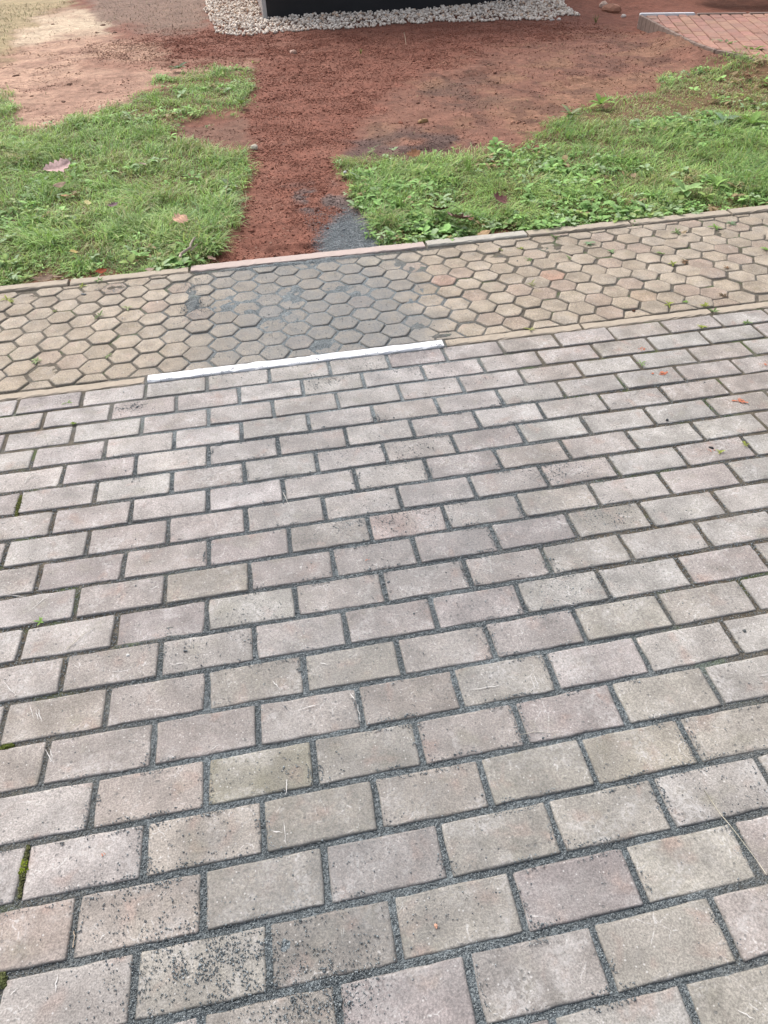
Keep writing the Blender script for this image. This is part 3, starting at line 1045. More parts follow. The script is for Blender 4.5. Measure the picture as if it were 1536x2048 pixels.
# loose crumbs left on top of the pavers
CL = [(405, 1935, 0.075, 0.035, 2300), (630, 1960, 0.06, 0.03, 900), (640, 2020, 0.05, 0.02, 500), (1010, 1025, 0.05, 0.03, 0), (700, 745, 0.25, 0.035, 700), (265, 815, 0.04, 0.012, 260), (640, 765, 0.05, 0.02, 300),
      (1200, 1030, 0.06, 0.03, 520), (1120, 950, 0.06, 0.03, 420), (800, 1040, 0.10, 0.03, 500), (690, 1050, 0.07, 0.02, 350), (1120, 1180, 0.07, 0.04, 420), (800, 900, 0.05, 0.05, 350), (690, 905, 0.06, 0.03, 160),
      (300, 1800, 0.08, 0.05, 420), (560, 1555, 0.06, 0.03, 170), (850, 760, 0.3, 0.05, 450), (330, 1320, 0.12, 0.05, 260), (1470, 1560, 0.06, 0.05, 240), (1240, 1200, 0.2, 0.1, 380), (480, 1250, 0.1, 0.05, 220), (1160, 1600, 0.3, 0.15, 160),
      (500, 1720, 0.1, 0.05, 220), (770, 1500, 0.5, 0.35, 900), (700, 1150, 0.6, 0.3, 650), (800, 850, 0.8, 0.3, 900), (1210, 760, 0.18, 0.05, 260), (880, 690, 0.06, 0.01, 90), (760, 1835, 0.15, 0.05, 320)]
X, Y = [], []
for cx, cy, sx, sy, k in CL:
    wx, wy = gp(cx, cy)
    X.append(rng.normal(wx, sx, k))
    Y.append(rng.normal(wy, sy, k))
k = 5200                      # hexagon patch, thickest in its middle
X.append(rng.normal(0.10, 0.38, k))
Y.append(rng.uniform(2.22, 3.03, k))
k = 2400
X.append(rng.normal(gp(387, 600)[0], 0.03, k))
Y.append(rng.normal(gp(387, 600)[1], 0.11, k))
k = 900
X.append(rng.normal(gp(235, 577)[0], 0.05, k))
Y.append(rng.normal(gp(235, 577)[1], 0.025, k))
k = 2500
X.append(rng.uniform(-0.36, 0.74, k))
Y.append(rng.normal(3.022, 0.012, k))
k = 900
X.append(rng.uniform(-0.5, 0.6, k))
Y.append(rng.normal(2.158, 0.012, k))
k = 70
X.append(rng.uniform(-0.1, 0.6, k))
Y.append(rng.normal(2.172, 0.008, k))
X.append(EX)
Y.append(EY)
x, y = np.concatenate(X), np.concatenate(Y)
cl = fbm(x * 55, y * 55, 91, 3)
keep = (y < 3.043) & (y > 0.0) & (rng.random(len(x)) < smooth(0.34, 0.6, cl) + 0.12)
x, y = x[keep], y[keep]
onw = (y > 2.1625) & (y < 2.2075)
r = rng.uniform(0.0009, 0.0021, len(x)) * np.where(rng.random(len(x)) < 0.06, 1.6, 1.0)
z = np.where(onw, 0.0055, 0.0004) + r * 0.4
keep = ~onw | (y < 2.185)
x, y, z, r = x[keep], y[keep], z[keep], r[keep]
lc = grit_colours(len(x))
gl = link('loose_grit', lumps('loose_grit', OCT_V, OCT_F, np.stack([x, y, z], 1), r, lc, 0.8, 0.2), M_GRAIN)
tag(gl, 'loose dark grit crumbs scattered on top of the pavers', 'grit', kind='stuff')

# ------------------------------------------------------------------ soil clods
n = 420000
x = rng.uniform(-2.6, 4.6, n)
y = 3.1 + 7.0 * rng.random(n) ** 1.5
px, py = pix(x, y)
w = (fbm(x * 5, y * 5, 77, 4) - 0.5) * 50
lm, _, _ = lawn_mask(x, y)
d = pmask(px + w, py + w * 0.5, PATHSOIL, 10) * 0.9 + 0.22 * pmask(px + w, py + w * 0.5, RIGHTSOIL, 20) + 0.25 * pmask(px, py, DARK_A, 20) + 0.30 * pmask(px + w, py + w * 0.5, TAN, 16) * smooth(0.42, 0.7, fbm(x * 4, y * 4, 103, 3)) + 0.3 * pmask(px, py, BROWN, 16) + 0.3 * pmask(px, py, MUD_L, 16)
d = d * (1 - lm) * (0.35 + smooth(0.4, 0.7, fbm(x * 6, y * 6, 101, 3))) * (1 - 0.85 * pmask(px, py, GREY, 6))
keep = (rng.random(n) < d * 0.75) & (px > -40) & (px < 1580) & (py > -40)
x, y = x[keep], y[keep]
big = rng.random(len(x))
r = np.where(big < 0.004, rng.uniform(0.010, 0.017, len(x)), np.where(big < 0.09, rng.uniform(0.0055, 0.009, len(x)), rng.uniform(0.002, 0.0052, len(x))))
r = r * (1 + 0.13 * (y - 3.1))
col = soil_tint(x, y) * rng.uniform(0.9, 1.45, (len(x), 1))
sel = rng.permutation(len(x))[:60000]
x, y, r, col = x[sel], y[sel], r[sel], col[sel]
cm = lumps('soil_clods', OCT_V, OCT_F, np.stack([x, y, soil_z(x, y) + r * 0.15], 1), r, col, 0.7, 0.28)
tag(link('soil_clods', cm, M_CLOD), 'loose crumbly red clods lying on the raked soil', 'soil clods', kind='stuff')

# fine dark gravel spilled beside the pink edging stone
n = 60000
x = rng.uniform(0.2, 0.9, n)
y = rng.uniform(3.097, 3.75, n)
px, py = pix(x, y)
g = pmask(px, py, GREY, 16) + 0.10 * pmask(px, py, GREY2, 20)
keep = rng.random(n) < g * 0.5
x, y = x[keep][:16000], y[keep][:16000]
r = rng.uniform(0.0014, 0.0032, len(x))
gm_ = lumps('spilled_gravel', OCT_V, OCT_F, np.stack([x, y, soil_z(x, y) + r * 0.5], 1), r, grit_colours(len(x)) * 1.3, 0.8, 0.2)
tag(link('spilled_gravel', gm_, M_GRAIN), 'patch of fine dark grey gravel spilled behind the pink edging stone', 'gravel', kind='stuff')

# ------------------------------------------------------------------ black kiosk with its white gravel border
BX0, BX1, BY = 0.345, 3.50, 9.98
kiosk = bpy.data.objects.new('kiosk', None)
COL.objects.link(kiosk)
kiosk.location = (BX0, BY, 0)
tag(kiosk, 'black flat walled kiosk box standing in white gravel', 'kiosk')


def mat_black():
    t = NT('black wall paint')
    P = t.pos()
    f = t.noise(P, 3, 4, 0.6)
    c = t.mix(t.ramp(f, 0.3, 0.7), (0.0125, 0.0125, 0.015), (0.02, 0.02, 0.023))
    v = t.n('ShaderNodeTexVoronoi')
    t.l(P, v.inputs['Vector'])
    v.inputs['Scale'].default_value = 9
    sp = t.n('ShaderNodeSeparateColor')
    t.l(v.outputs['Color'], sp.inputs[0])
    k = t.math('MULTIPLY', t.ramp(v.outputs['Distance'], 0.04, 0.09, 1, 0), t.math('GREATER_THAN', sp.outputs[0], 0.9))
    c = t.mix(t.math('MULTIPLY', k, 0.4), c, (0.3, 0.28, 0.26))
    t.bump(t.noise(P, 90, 3, 0.6), 0.15, 0.002)
    return t.finish(c, 0.55, 0.3)


M_BLACK = mat_black()
M_TRIM = plain('pale metal trim', (0.5, 0.49, 0.48), 0.45, 0.5, 0.05, 20)
M_SIDE = plain('grey pink side wall', (0.36, 0.31, 0.29), 0.8, 0.3, 0.1, 12)
inv = Matrix.Translation((-BX0, -BY, 0))


def kpart(name, me, mat):
    o = link(name, me, mat, kiosk)
    o.matrix_parent_inverse = inv
    return o


slope = (9.85 - 10.03) / (BX1 - BX0)
fr = box_mesh('front_wall', BX0 + 0.05, BX1, BY, BY + 0.06, -0.1, 2.45, 0.003)
kpart('front_wall', fr, M_BLACK)
kpart('corner_trim', box_mesh('corner_trim', BX0, BX0 + 0.048, BY + 0.004, BY + 0.064, -0.1, 2.45, 0.004), M_TRIM)
kpart('side_wall', box_mesh('side_wall', BX0 + 0.004, BX0 + 0.05, BY + 0.067, BY + 2.4, -0.1, 2.45, 0.003), M_SIDE)
kpart('side_wall', box_mesh('side_wall', BX1 - 0.05, BX1 - 0.004, BY + 0.063, BY + 2.4, -0.1, 2.45, 0.003), M_BLACK)
kpart('back_wall', box_mesh('back_wall', BX0, BX1, BY + 2.403, BY + 2.46, -0.1, 2.45, 0.003), M_BLACK)
kpart('roof', box_mesh('roof', BX0 - 0.06, BX1 + 0.06, BY - 0.06, BY + 2.52, 2.453, 2.56, 0.01), M_BLACK)

GRAVEL = [(414, -60), (412, 20), (432, 66), (500, 66), (560, 60), (700, 54), (850, 44), (1000, 40), (1090, 38), (1158, 27), (1128, 10), (1095, -60)]
n = 42000
x = rng.uniform(-0.7, 4.7, n)
y = rng.uniform(8.7, 13.2, n)
px, py = pix(x, y)
wv = (fbm(x * 5, y * 5, 121, 3) - 0.5) * 16
ok = (polydist(px + wv, py + wv * 0.4, GRAVEL) > 0) & ~((x > BX0 - 0.01) & (x < BX1 + 0.01) & (y > BY - 0.012) & (y < BY + 2.5))
x, y = x[ok], y[ok]
k = min(len(x), 12500)
x, y = x[:k], y[:k]
r = rng.uniform(0.010, 0.023, k)
edge_d = smooth(0, 10, polydist(*pix(x, y), GRAVEL))
zz = soil_z(x, y) + 0.006 + 0.035 * edge_d * rng.random(k) + r * 0.3
f = rng.random((k, 1))
pc = np.array([0.72, 0.61, 0.51]) * (1 - f) + np.array([1.02, 0.92, 0.81]) * f
dk = rng.random(k) < 0.09
pc[dk] *= 0.62
rd = rng.random(k) < 0.10
pc[rd] = pc[rd] * np.array([0.85, 0.7, 0.6])
tag(link('gravel_border', lumps('gravel_border', ICO_V, ICO_F, np.stack([x, y, zz], 1), r, pc, 0.85, 0.12), M_PEBBLE), 'border of white limestone gravel around the black kiosk', 'gravel', kind='stuff')

# ------------------------------------------------------------------ red paved terrace at the far right
far_r = C0 + U * 3.4
terr_poly = [np.array(p) for p in TE] + [np.array(TE[-1]) + np.array([1.9, -0.9]), far_r + np.array([0.6, -0.6]), far_r]
tp = np.array(terr_poly)
tv = [(p[0], p[1], TZ - 0.012) for p in terr_poly] + [(p[0], p[1], -0.15) for p in terr_poly]
m = len(terr_poly)
tf = [tuple(range(m))] + [(m + k, m + (k + 1) % m, (k + 1) % m, k) for k in range(m)]
M_JOINT = plain('terrace joint sand', (0.25, 0.14, 0.105), 0.95, 0.1, 0.15, 60)
terrace = link('terrace', mesh_py('terrace', tv, tf), M_JOINT)
tag(terrace, 'raised terrace paved with small red bricks at the back', 'terrace', kind='structure')


def mat_red():
    t = NT('red terrace brick')
    P = t.pos()
    c = t.n('ShaderNodeObjectInfo').outputs['Color']
    c = t.scale(c, t.ramp(t.noise(P, 30, 4, 0.65), 0.3, 0.7, 0.82, 1.18))
    c = t.mix(t.math('MULTIPLY', t.ramp(t.noise(P, 2.5, 3, 0.6), 0.42, 0.72), 0.5), c, (0.30, 0.21, 0.17))
    t.bump(t.noise(P, 200, 2, 0.6), 0.3, 0.002)
    return t.finish(c, 0.85, 0.25)


M_RED = mat_red()
red_meshes = {}


def inside(p, poly):
    return bool(polydist(np.array([p[0]]), np.array([p[1]]), poly)[0] > 0)


count = 0
rest_v, rest_f = [], []
cells = []
for a in range(0, 34):
    for b in range(-30, 0):
        c0 = 0.035 + 0.102 * a
        d0 = -0.03 + 0.205 * b + (0.10 if a % 2 else 0.0)
        corners = [C0 + U * (c0 + s * 0.092) + V * (d0 + t * 0.199) for s, t in ((0, 0), (1, 0), (1, 1), (0, 1))]
        ins = [inside(c, tp) for c in corners]
        if not any(ins):
            continue
        if not all(ins):
            # cut stone: pull outside corners inwards
            cen = sum(c for c, q in zip(corners, ins) if q) / sum(ins)
            nc = []
            for c, q in zip(corners, ins):
                if q:
                    nc.append(c)
                else:
                    lo, hi = 0.0, 1.0
                    for _ in range(8):
                        mid = (lo + hi) / 2
                        if inside(cen + (c - cen) * mid, tp):
                            lo = mid
                        else:
                            hi = mid
                    nc.append(cen + (c - cen) * lo * 0.97)
            corners = nc
        xy = np.array(corners)
        area = 0.5 * abs(np.dot(xy[:, 0], np.roll(xy[:, 1], 1)) - np.dot(xy[:, 1], np.roll(xy[:, 0], 1)))
        if area < 0.002:
            continue
        cells.append((in_view(xy[:, 0], xy[:, 1], 8), xy))
for vis, xy in cells:
    ctr = xy.mean(0)
    zt = TZ + random.gauss(0, 0.0012)
    top = [(*(ctr + (p - ctr) * 0.93), zt) for p in xy]
    mid = [(*p, zt - 0.004) for p in xy]
    low = [(*p, TZ - 0.05) for p in xy]
    f = [(0, 1, 2, 3)] + [(4 + k, 4 + (k + 1) % 4, (k + 1) % 4, k) for k in range(4)] + [(8 + k, 8 + (k + 1) % 4, 4 + (k + 1) % 4, 4 + k) for k in range(4)]
    if vis and count < 290:
        vv = [(p[0] - ctr[0], p[1] - ctr[1], p[2]) for p in top + mid + low]
        o = link('brick', mesh_py('terrace_brick', vv, f), M_RED, terrace, (ctr[0], ctr[1], 0))
        k = random.uniform(0.85, 1.12)
        o.color = (0.40 * k, 0.215 * k * random.uniform(0.93, 1.08), 0.16 * k, 1)
        count += 1
    else:
        b = len(rest_v)
        rest_v += top + mid + low
        rest_f += [tuple(q + b for q in ff) for ff in f]
if rest_v:
    o = link('brick', mesh_py('terrace_bricks', rest_v, rest_f), M_RED, terrace)
    o.color = (0.40, 0.215, 0.16, 1)
    o['kind'] = 'stuff'


def wall_piece(name, p, q, thick, z0, z1, mat, parent):
    p, q = np.array(p), np.array(q)
    u = (q - p) / np.hypot(*(q - p))
    nrm = np.array([u[1], -u[0]])
    if inside((p + q) / 2 + nrm * 0.03, tp):
        nrm = -nrm
    g = 0.004
    a, b = p + u * g, q - u * g
    ring = [a + nrm * 0.003, b + nrm * 0.003, b + nrm * thick, a + nrm * thick]
    c = sum(ring) / 4
    v = [(*r, z0) for r in ring] + [(*r, z1 - 0.008) for r in ring] + [(*(c + (r - c) * 0.95), z1) for r in ring]
    f = [(8, 9, 10, 11)]
    for s in (0, 4):
        for k in range(4):
            f.append((s + k, s + (k + 1) % 4, s + 4 + (k + 1) % 4, s + 4 + k))
    o = link(name, mesh_py(name, v, f), mat, parent)
    return o


M_TWALL = plain('terrace edging', (0.29, 0.215, 0.18), 0.95, 0.15, 0.3, 30)
for k in range(len(TE) - 1):
    p, q = np.array(TE[k]), np.array(TE[k + 1])
    ns = max(1, int(np.hypot(*(q - p)) / 0.12))
    for s in range(ns):
        wall_piece('edging_stone', p + (q - p) * s / ns, p + (q - p) * (s + 1) / ns, 0.035, -0.12, TZ + 0.001, M_TWALL, terrace)
wt = link('white_edging_stone', None)if False else wall_piece('white_edging_stone', C0 - U * 0.03, C0 + U * 0.52, 0.05, -0.12, TZ + 0.012, M_WHITE, None)
tag(wt, 'short white edging strip on the far corner of the raised red terrace', 'edging strip')
for s in range(5):
    wall_piece('edging_stone', C0 + U * (0.53 + s * 0.5), C0 + U * (1.02 + s * 0.5), 0.05, -0.12, TZ + 0.006, M_TWALL, terrace)

# ------------------------------------------------------------------ grass
def blades(name, x, y, z, h, w, az, lean, col, levels=(0.0, 0.45, 0.8)):
    n = len(x)
    dx, dy = np.cos(az), np.sin(az)
    sx, sy = -dy, dx
    tw = rng.uniform(-0.8, 0.8, n)
    sx, sy = sx * np.cos(tw) + dx * np.sin(tw), sy * np.cos(tw) + dy * np.sin(tw)
    V, C = [], []
    for t, ww in zip(levels, (0.8, 1.0, 0.62)):
        ox = lean * h * (t ** 1.8)
        zz = z + h * t * (1 - 0.38 * lean * t)
        for s in (-1, 1):
            V.append(np.stack([x + dx * ox + s * sx * w * ww / 2, y + dy * ox + s * sy * w * ww / 2, zz], -1))
            C.append(col * (0.88 + 0.18 * t))
    V.append(np.stack([x + dx * lean * h, y + dy * lean * h, z + h * (1 - 0.45 * lean)], -1))
    C.append(col * 1.05)
    V, C = np.stack(V, 1), np.stack(C, 1)
    F = np.array([(0, 1, 3), (0, 3, 2), (2, 3, 5), (2, 5, 4), (4, 5, 6)])
    f = (F[None] + (np.arange(n) * 7)[:, None, None]).reshape(-1, 3)
    return mesh_np(name, V.reshape(-1, 3), f, C.reshape(-1, 3))


def grass_cols(x, y, dry):
    n = len(x)
    f = fbm(x * 2.2, y * 2.2, 201, 3)[:, None]
    g = fbm(x * 8, y * 8, 202, 2)[:, None]
    a = np.array([0.195, 0.34, 0.095])
    b = np.array([0.37, 0.53, 0.17])
    c = a * (1 - f) + b * f
    c = c * (0.5 + 1.0 * g)
    ypatch = smooth(0.55, 0.7, fbm(x * 3.7, y * 3.7, 203, 3))[:, None] * 0.4
    c = c * (1 - ypatch) + np.array([0.40, 0.49, 0.19]) * ypatch
    blue = np.array([0.15, 0.245, 0.125])
    k = (rng.random((n, 1)) < 0.25) * 0.7
    c = c * (1 - k) + blue * k
    yl = np.array([0.36, 0.38, 0.13])
    k = (rng.random((n, 1)) < 0.13) * rng.random((n, 1))
    c = c * (1 - k) + yl * k
    st = np.array([0.40, 0.33, 0.19])
    k = (rng.random(n) < 0.11 + 0.55 * dry)[:, None] * rng.uniform(0.4, 1, (n, 1))
    c = c * (1 - k) + st * k
    return c * rng.uniform(0.7, 1.3, (n, 1))


def scatter(n, x0, x1, y0, y1, pw=1.4):
    x = rng.uniform(x0, x1, n)
    y = y0 + (y1 - y0) * rng.random(n) ** pw
    m, dry, th = lawn_mask(x, y)
    clump = smooth(0.25, 0.55, fbm(x * 7, y * 7, 211, 3))
    ok = rng.random(n) < m * (0.45 + 0.55 * clump)
    return x[ok], y[ok], dry[ok], m[ok], th[ok]


gcount = 0
for nm, x0, x1, lab in (('grass', -2.6, 0.62, 'bright green uneven grass left of the red soil strip'), ('grass', 0.38, 5.0, 'bright green weedy grass right of the red soil strip')):
    x, y, dry, m, th = scatter(300000, x0, x1, 3.10, 8.2)
    k = 74000
    sel = rng.permutation(len(x))[:k]
    x, y, dry, m, th = x[sel], y[sel], dry[sel], m[sel], th[sel]
    n = len(x)
    tuft = smooth(0.2, 0.8, 0.55 * fbm(x * 3, y * 3, 221, 3) + 0.45 * fbm(x * 11, y * 9, 222, 2))
    h = rng.uniform(0.020, 0.074, n) * (0.4 + 1.4 * tuft) * (0.5 + 0.5 * m) * (1 - 0.5 * dry) * (1 - 0.3 * th)
    h *= 0.55 + 0.45 * smooth(3.1, 3.3, y)
    dry = np.clip(dry + 0.9 * smooth(0.60, 0.72, fbm(x * 5, y * 5, 225, 3)), 0, 1)
    w = rng.uniform(0.0022, 0.0055, n) * (1 + 0.07 * (y - 3.1))
    az = rng.uniform(0, 2 * math.pi, n) * 0.75 + 2 * math.pi * fbm(x * 3, y * 3, 231, 2)
    lean = rng.uniform(0.4, 1.6, n)
    tag(link('grass', blades('grass', x, y, soil_z(x, y) - 0.004, h, w, az, lean, grass_cols(x, y, dry)), M_GRASS), lab, 'grass', kind='stuff')


# sparse stubble and straw on the bare ground behind
n = 60000
x = rng.uniform(-4.0, 4.4, n)
y = rng.uniform(3.6, 13.0, n)
px, py = pix(x, y)
w_ = (fbm(x * 4, y * 4, 241, 3) - 0.5) * 50
d = 0.9 * pmask(px + w_, py + w_ * 0.4, OLIVE, 18) + 0.75 * pmask(px + w_, py, BROWN, 14) + 0.12 * pmask(px, py, PALE, 12)
d = d + 0.05 * pmask(px + w_, py, TAN, 12) * smooth(0.55, 0.7, fbm(x * 3, y * 3, 243, 3)) + 0.16 * pmask(px + w_, py, RIGHTSOIL, 16) * smooth(0.5, 0.66, fbm(x * 2.4, y * 2.4, 242, 3))
lm, _, _ = lawn_mask(x, y)
ok = (rng.random(n) < d * 0.55) & (lm < 0.4) & (px > -200) & (px < 1600)
x, y, px, py = x[ok], y[ok], px[ok], py[ok]
n = len(x)
ol = pmask(px, py, OLIVE, 25)[:, None]
br = pmask(px, py, BROWN, 25)[:, None]
c = np.array([0.33, 0.25, 0.13]) * np.ones((n, 1))
k = ol * (rng.random((n, 1)) < 0.55)
c = c * (1 - k) + np.array([0.19, 0.21, 0.075]) * k
k = br * (rng.random((n, 1)) < 0.6)
c = c * (1 - k) + np.array([0.16, 0.11, 0.08]) * k
c = c * rng.uniform(0.7, 1.3, (n, 1))
h = rng.uniform(0.01, 0.035, n) * (1 + 0.6 * ol[:, 0])
tag(link('dry_grass', blades('dry_grass', x, y, soil_z(x, y) - 0.002, h, rng.uniform(0.003, 0.007, n), rng.uniform(0, 6.28, n), rng.uniform(0.5, 1.4, n), c), M_STRAW), 'thin dry yellow stubble on the bare ground at the back', 'dry grass', kind='stuff')


# ------------------------------------------------------------------ broad leaves among the grass
def leaves(x, y, z, ln, wd, az, el, col, curl=0.35):
    """arrays of small ovate leaves: folded along the midrib, drooping to the tip"""
    n = len(x)
    ts = (0.0, 0.3, 0.65, 1.0)
    ws = (0.14, 0.85, 0.8, 0.0)
    dx, dy = np.cos(az), np.sin(az)
    V, C = [], []
    for t, q in zip(ts, ws):
        ee = el - curl * t * 1.6
        hx = ln * t * np.cos(el - curl * t * 0.8)
        hz = ln * t * np.sin(el - curl * t * 0.8)
        for s in ((-1, 0, 1) if q > 0 else (0,)):
            off = s * q * wd / 2
            V.append(np.stack([x + dx * hx - dy * off, y + dy * hx + dx * off, z + hz + abs(s) * q * wd * 0.14], -1))
            C.append(col * (1.12 if s == 0 else 0.95))
    V, C = np.stack(V, 1), np.stack(C, 1)
    F = []
    for r in range(2):
        for s in range(2):
            a = r * 3 + s
            F += [(a, a + 3, a + 4), (a, a + 4, a + 1)]
    F += [(6, 9, 7), (7, 9, 8)]
    F = np.array(F)
    f = (F[None] + (np.arange(n) * 10)[:, None, None]).reshape(-1, 3)
    return V.reshape(-1, 3), f, C.reshape(-1, 3)


for x0, x1, nr, lab in ((-2.6, 0.62, 1700, 'small round weed leaves mixed through the left lawn'), (0.38, 5.0, 2800, 'small round weed leaves mixed through the right lawn')):
    x, y, dry, m, th = scatter(60000, x0, x1, 3.11, 7.6)
    bias = smooth(0.42, 0.62, fbm(x * 2.6, y * 2.6, 251, 3)) + 0.3 * (1 - smooth(3.1, 3.5, y))
    sel = np.flatnonzero(rng.random(len(x)) < bias * 0.6)
    sel = rng.permutation(sel)[:nr]
    per = 5
    cx, cy = np.repeat(x[sel], per), np.repeat(y[sel], per)
    n = len(cx)
    size = np.repeat(0.007 + 0.036 * rng.random(len(sel)) ** 2.0, per)
    az = rng.uniform(0, 6.283, n)
    bc = np.array([0.20, 0.34, 0.11]) * np.repeat(rng.uniform(0.7, 1.5, (len(sel), 1)), per, 0) * rng.uniform(0.8, 1.2, (n, 1))
    pale_l = np.repeat(rng.random((len(sel), 1)) < 0.25, per, 0) * 0.7
    bc = bc * (1 - pale_l) + np.array([0.33, 0.41, 0.26]) * pale_l
    ylw = np.repeat(rng.random((len(sel), 1)) < 0.2, per, 0) * 0.55
    bc = bc * (1 - ylw) + np.array([0.30, 0.36, 0.10]) * ylw
    dcol = np.repeat(rng.random(len(sel)) < 0.07 + 0.5 * dry[sel], per)
    bc[dcol] = np.array([0.27, 0.20, 0.11]) * rng.uniform(0.7, 1.3, (dcol.sum(), 1))
    ox = rng.uniform(0, 0.018, n)
    hgt = np.repeat(rng.uniform(0.004, 0.034, len(sel)), per)
    V, F, C = leaves(cx + np.cos(az) * ox, cy + np.sin(az) * ox, soil_z(cx, cy) + hgt, size * rng.uniform(0.8, 1.5, n), size * rng.uniform(0.55, 1.0, n), az, rng.uniform(-0.2, 0.8, n), bc)
    tag(link('weed_leaves', mesh_np('weed_leaves', V, F, C, smooth_shade=True), M_LEAF), lab, 'weeds', kind='stuff')


def plant(px, py, label, cat='weed', n=7, ln=0.05, wd=0.022, col=(0.10, 0.18, 0.05), el=(0.1, 0.8), group=None, zoff=0.0, onsoil=True, name='weed_plant', blade=0):
    """a single weed: a rosette of leaves as an object, each leaf a child"""
    x, y = gp(px, py)
    z = float(soil_z(np.array([x]), np.array([y]))[0]) if onsoil else 0.0
    root = bpy.data.objects.new(name, None)
    COL.objects.link(root)
    root.location = (x, y, z + zoff + (0.03 if onsoil and ln > 0.08 and not blade else 0.012 if onsoil else 0))
    tag(root, label, cat, group)
    a0 = random.uniform(0, 6.28)
    for k in range(n):
        az = np.array([a0 + k * 2.39996 + random.gauss(0, 0.25)])
        f = random.uniform(0.65, 1.15)
        c = np.array([col]) * random.uniform(0.75, 1.25)
        if blade:
            V, F, C = None, None, None
            me = blades('blade', np.array([random.gauss(0, 0.006)]), np.array([random.gauss(0, 0.006)]), np.array([-0.002]), np.array([ln * f]), np.array([wd]), az, np.array([random.uniform(0.2, 1.0)]), c)
            link('blade', me, M_GRASS, root)
        else:
            V, F, C = leaves(np.array([0.0]), np.array([0.0]), np.array([0.0]), np.array([ln * f]), np.array([wd * f]), az, np.array([random.uniform(*el)]), c)
            link('leaf', mesh_np('leaf', V, F, C, smooth_shade=True), M_LEAF, root)
    return root


BRIGHT, DULL, BLUE_G, YEL = (0.18, 0.30, 0.075), (0.14, 0.20, 0.08), (0.18, 0.26, 0.155), (0.24, 0.27, 0.06)
plant(1368, 392, 'large pale green broad leaved plant at the lawn edge on the right', 'plant', 9, 0.13, 0.06, (0.24, 0.36, 0.14), (0.15, 0.75))
plant(1325, 405, 'broad light green seedling left of the large pale plant by the edging', 'plant', 6, 0.07, 0.035, BRIGHT, (0.1, 0.7))
plant(1430, 380, 'dark green leafy weed right of the large pale plant by the edging', 'plant', 9, 0.09, 0.032, BRIGHT, (0.2, 0.9))
plant(460, 375, 'pale grey green leafy weed on the left lawn beside the red soil', 'weed', 7, 0.06, 0.03, (0.24, 0.29, 0.2), (0.2, 0.9))
plant(468, 412, 'small pale grey green weed below the bigger pale one at the soil edge', 'weed', 5, 0.045, 0.024, (0.22, 0.28, 0.18), (0.2, 0.9))
plant(97, 468, 'flat grey green rosette with broad leaves on the left lawn', 'weed', 8, 0.07, 0.03, (0.17, 0.23, 0.13), (0.0, 0.5))
plant(358, 140, 'isolated dark green weed at the upper tip of the left lawn', 'weed', 9, 0.11, 0.05, (0.075, 0.11, 0.05), (0.1, 0.7))
plant(484, 212, 'green weed growing alone at the edge of the red soil strip', 'weed', 9, 0.09, 0.035, (0.11, 0.165, 0.055), (0.2, 0.9))
plant(300, 140, 'low green weed on the tan ground left of the isolated dark weed', 'weed', 5, 0.06, 0.02, DULL, (0.2, 0.8))
plant(1140, 240, 'pale leafy weed at the upper edge of the right lawn', 'weed', 8, 0.1, 0.035, (0.21, 0.245, 0.13), (0.1, 0.8))
plant(1200, 215, 'bright green leafy clump just above the right lawn edge', 'weed', 9, 0.12, 0.04, BRIGHT, (0.2, 0.9))
plant(1445, 250, 'blue green broad leaf plant in the middle of the right lawn', 'weed', 6, 0.11, 0.055, BLUE_G, (0.2, 0.8))
plant(1500, 255, 'bright broad leaf plant near the right picture border on the lawn', 'weed', 7, 0.12, 0.05, BRIGHT, (0.2, 0.8))
plant(1450, 108, 'pale leaved weed leaning on the terrace edging at the back', 'weed', 7, 0.13, 0.05, (0.2, 0.25, 0.13), (0.3, 1.0))
plant(1500, 120, 'green weed clump growing along the terrace edging', 'weed', 9, 0.13, 0.055, BRIGHT, (0.2, 0.9))
plant(935, 345, 'clump of long bright grass in the right lawn', 'grass tuft', 16, 0.13, 0.005, (0.20, 0.32, 0.085), blade=1, name='grass_tuft')
plant(800, 420, 'upright grass tuft at the left end of the right lawn', 'grass tuft', 16, 0.10, 0.0045, (0.18, 0.30, 0.08), blade=1, name='grass_tuft')
plant(705, 44, 'faint greenish tuft on red soil below the kiosk front', 'grass tuft', 8, 0.05, 0.006, (0.2, 0.2, 0.08), blade=1, name='grass_tuft')
plant(722, 105, 'small olive tuft alone in the middle of the red soil', 'grass tuft', 14, 0.05, 0.006, (0.22, 0.2, 0.08), blade=1, name='grass_tuft')
plant(1192, 42, 'dark dry weed on the soil between kiosk and terrace', 'grass tuft', 12, 0.09, 0.006, (0.13, 0.105, 0.06), blade=1, name='grass_tuft')

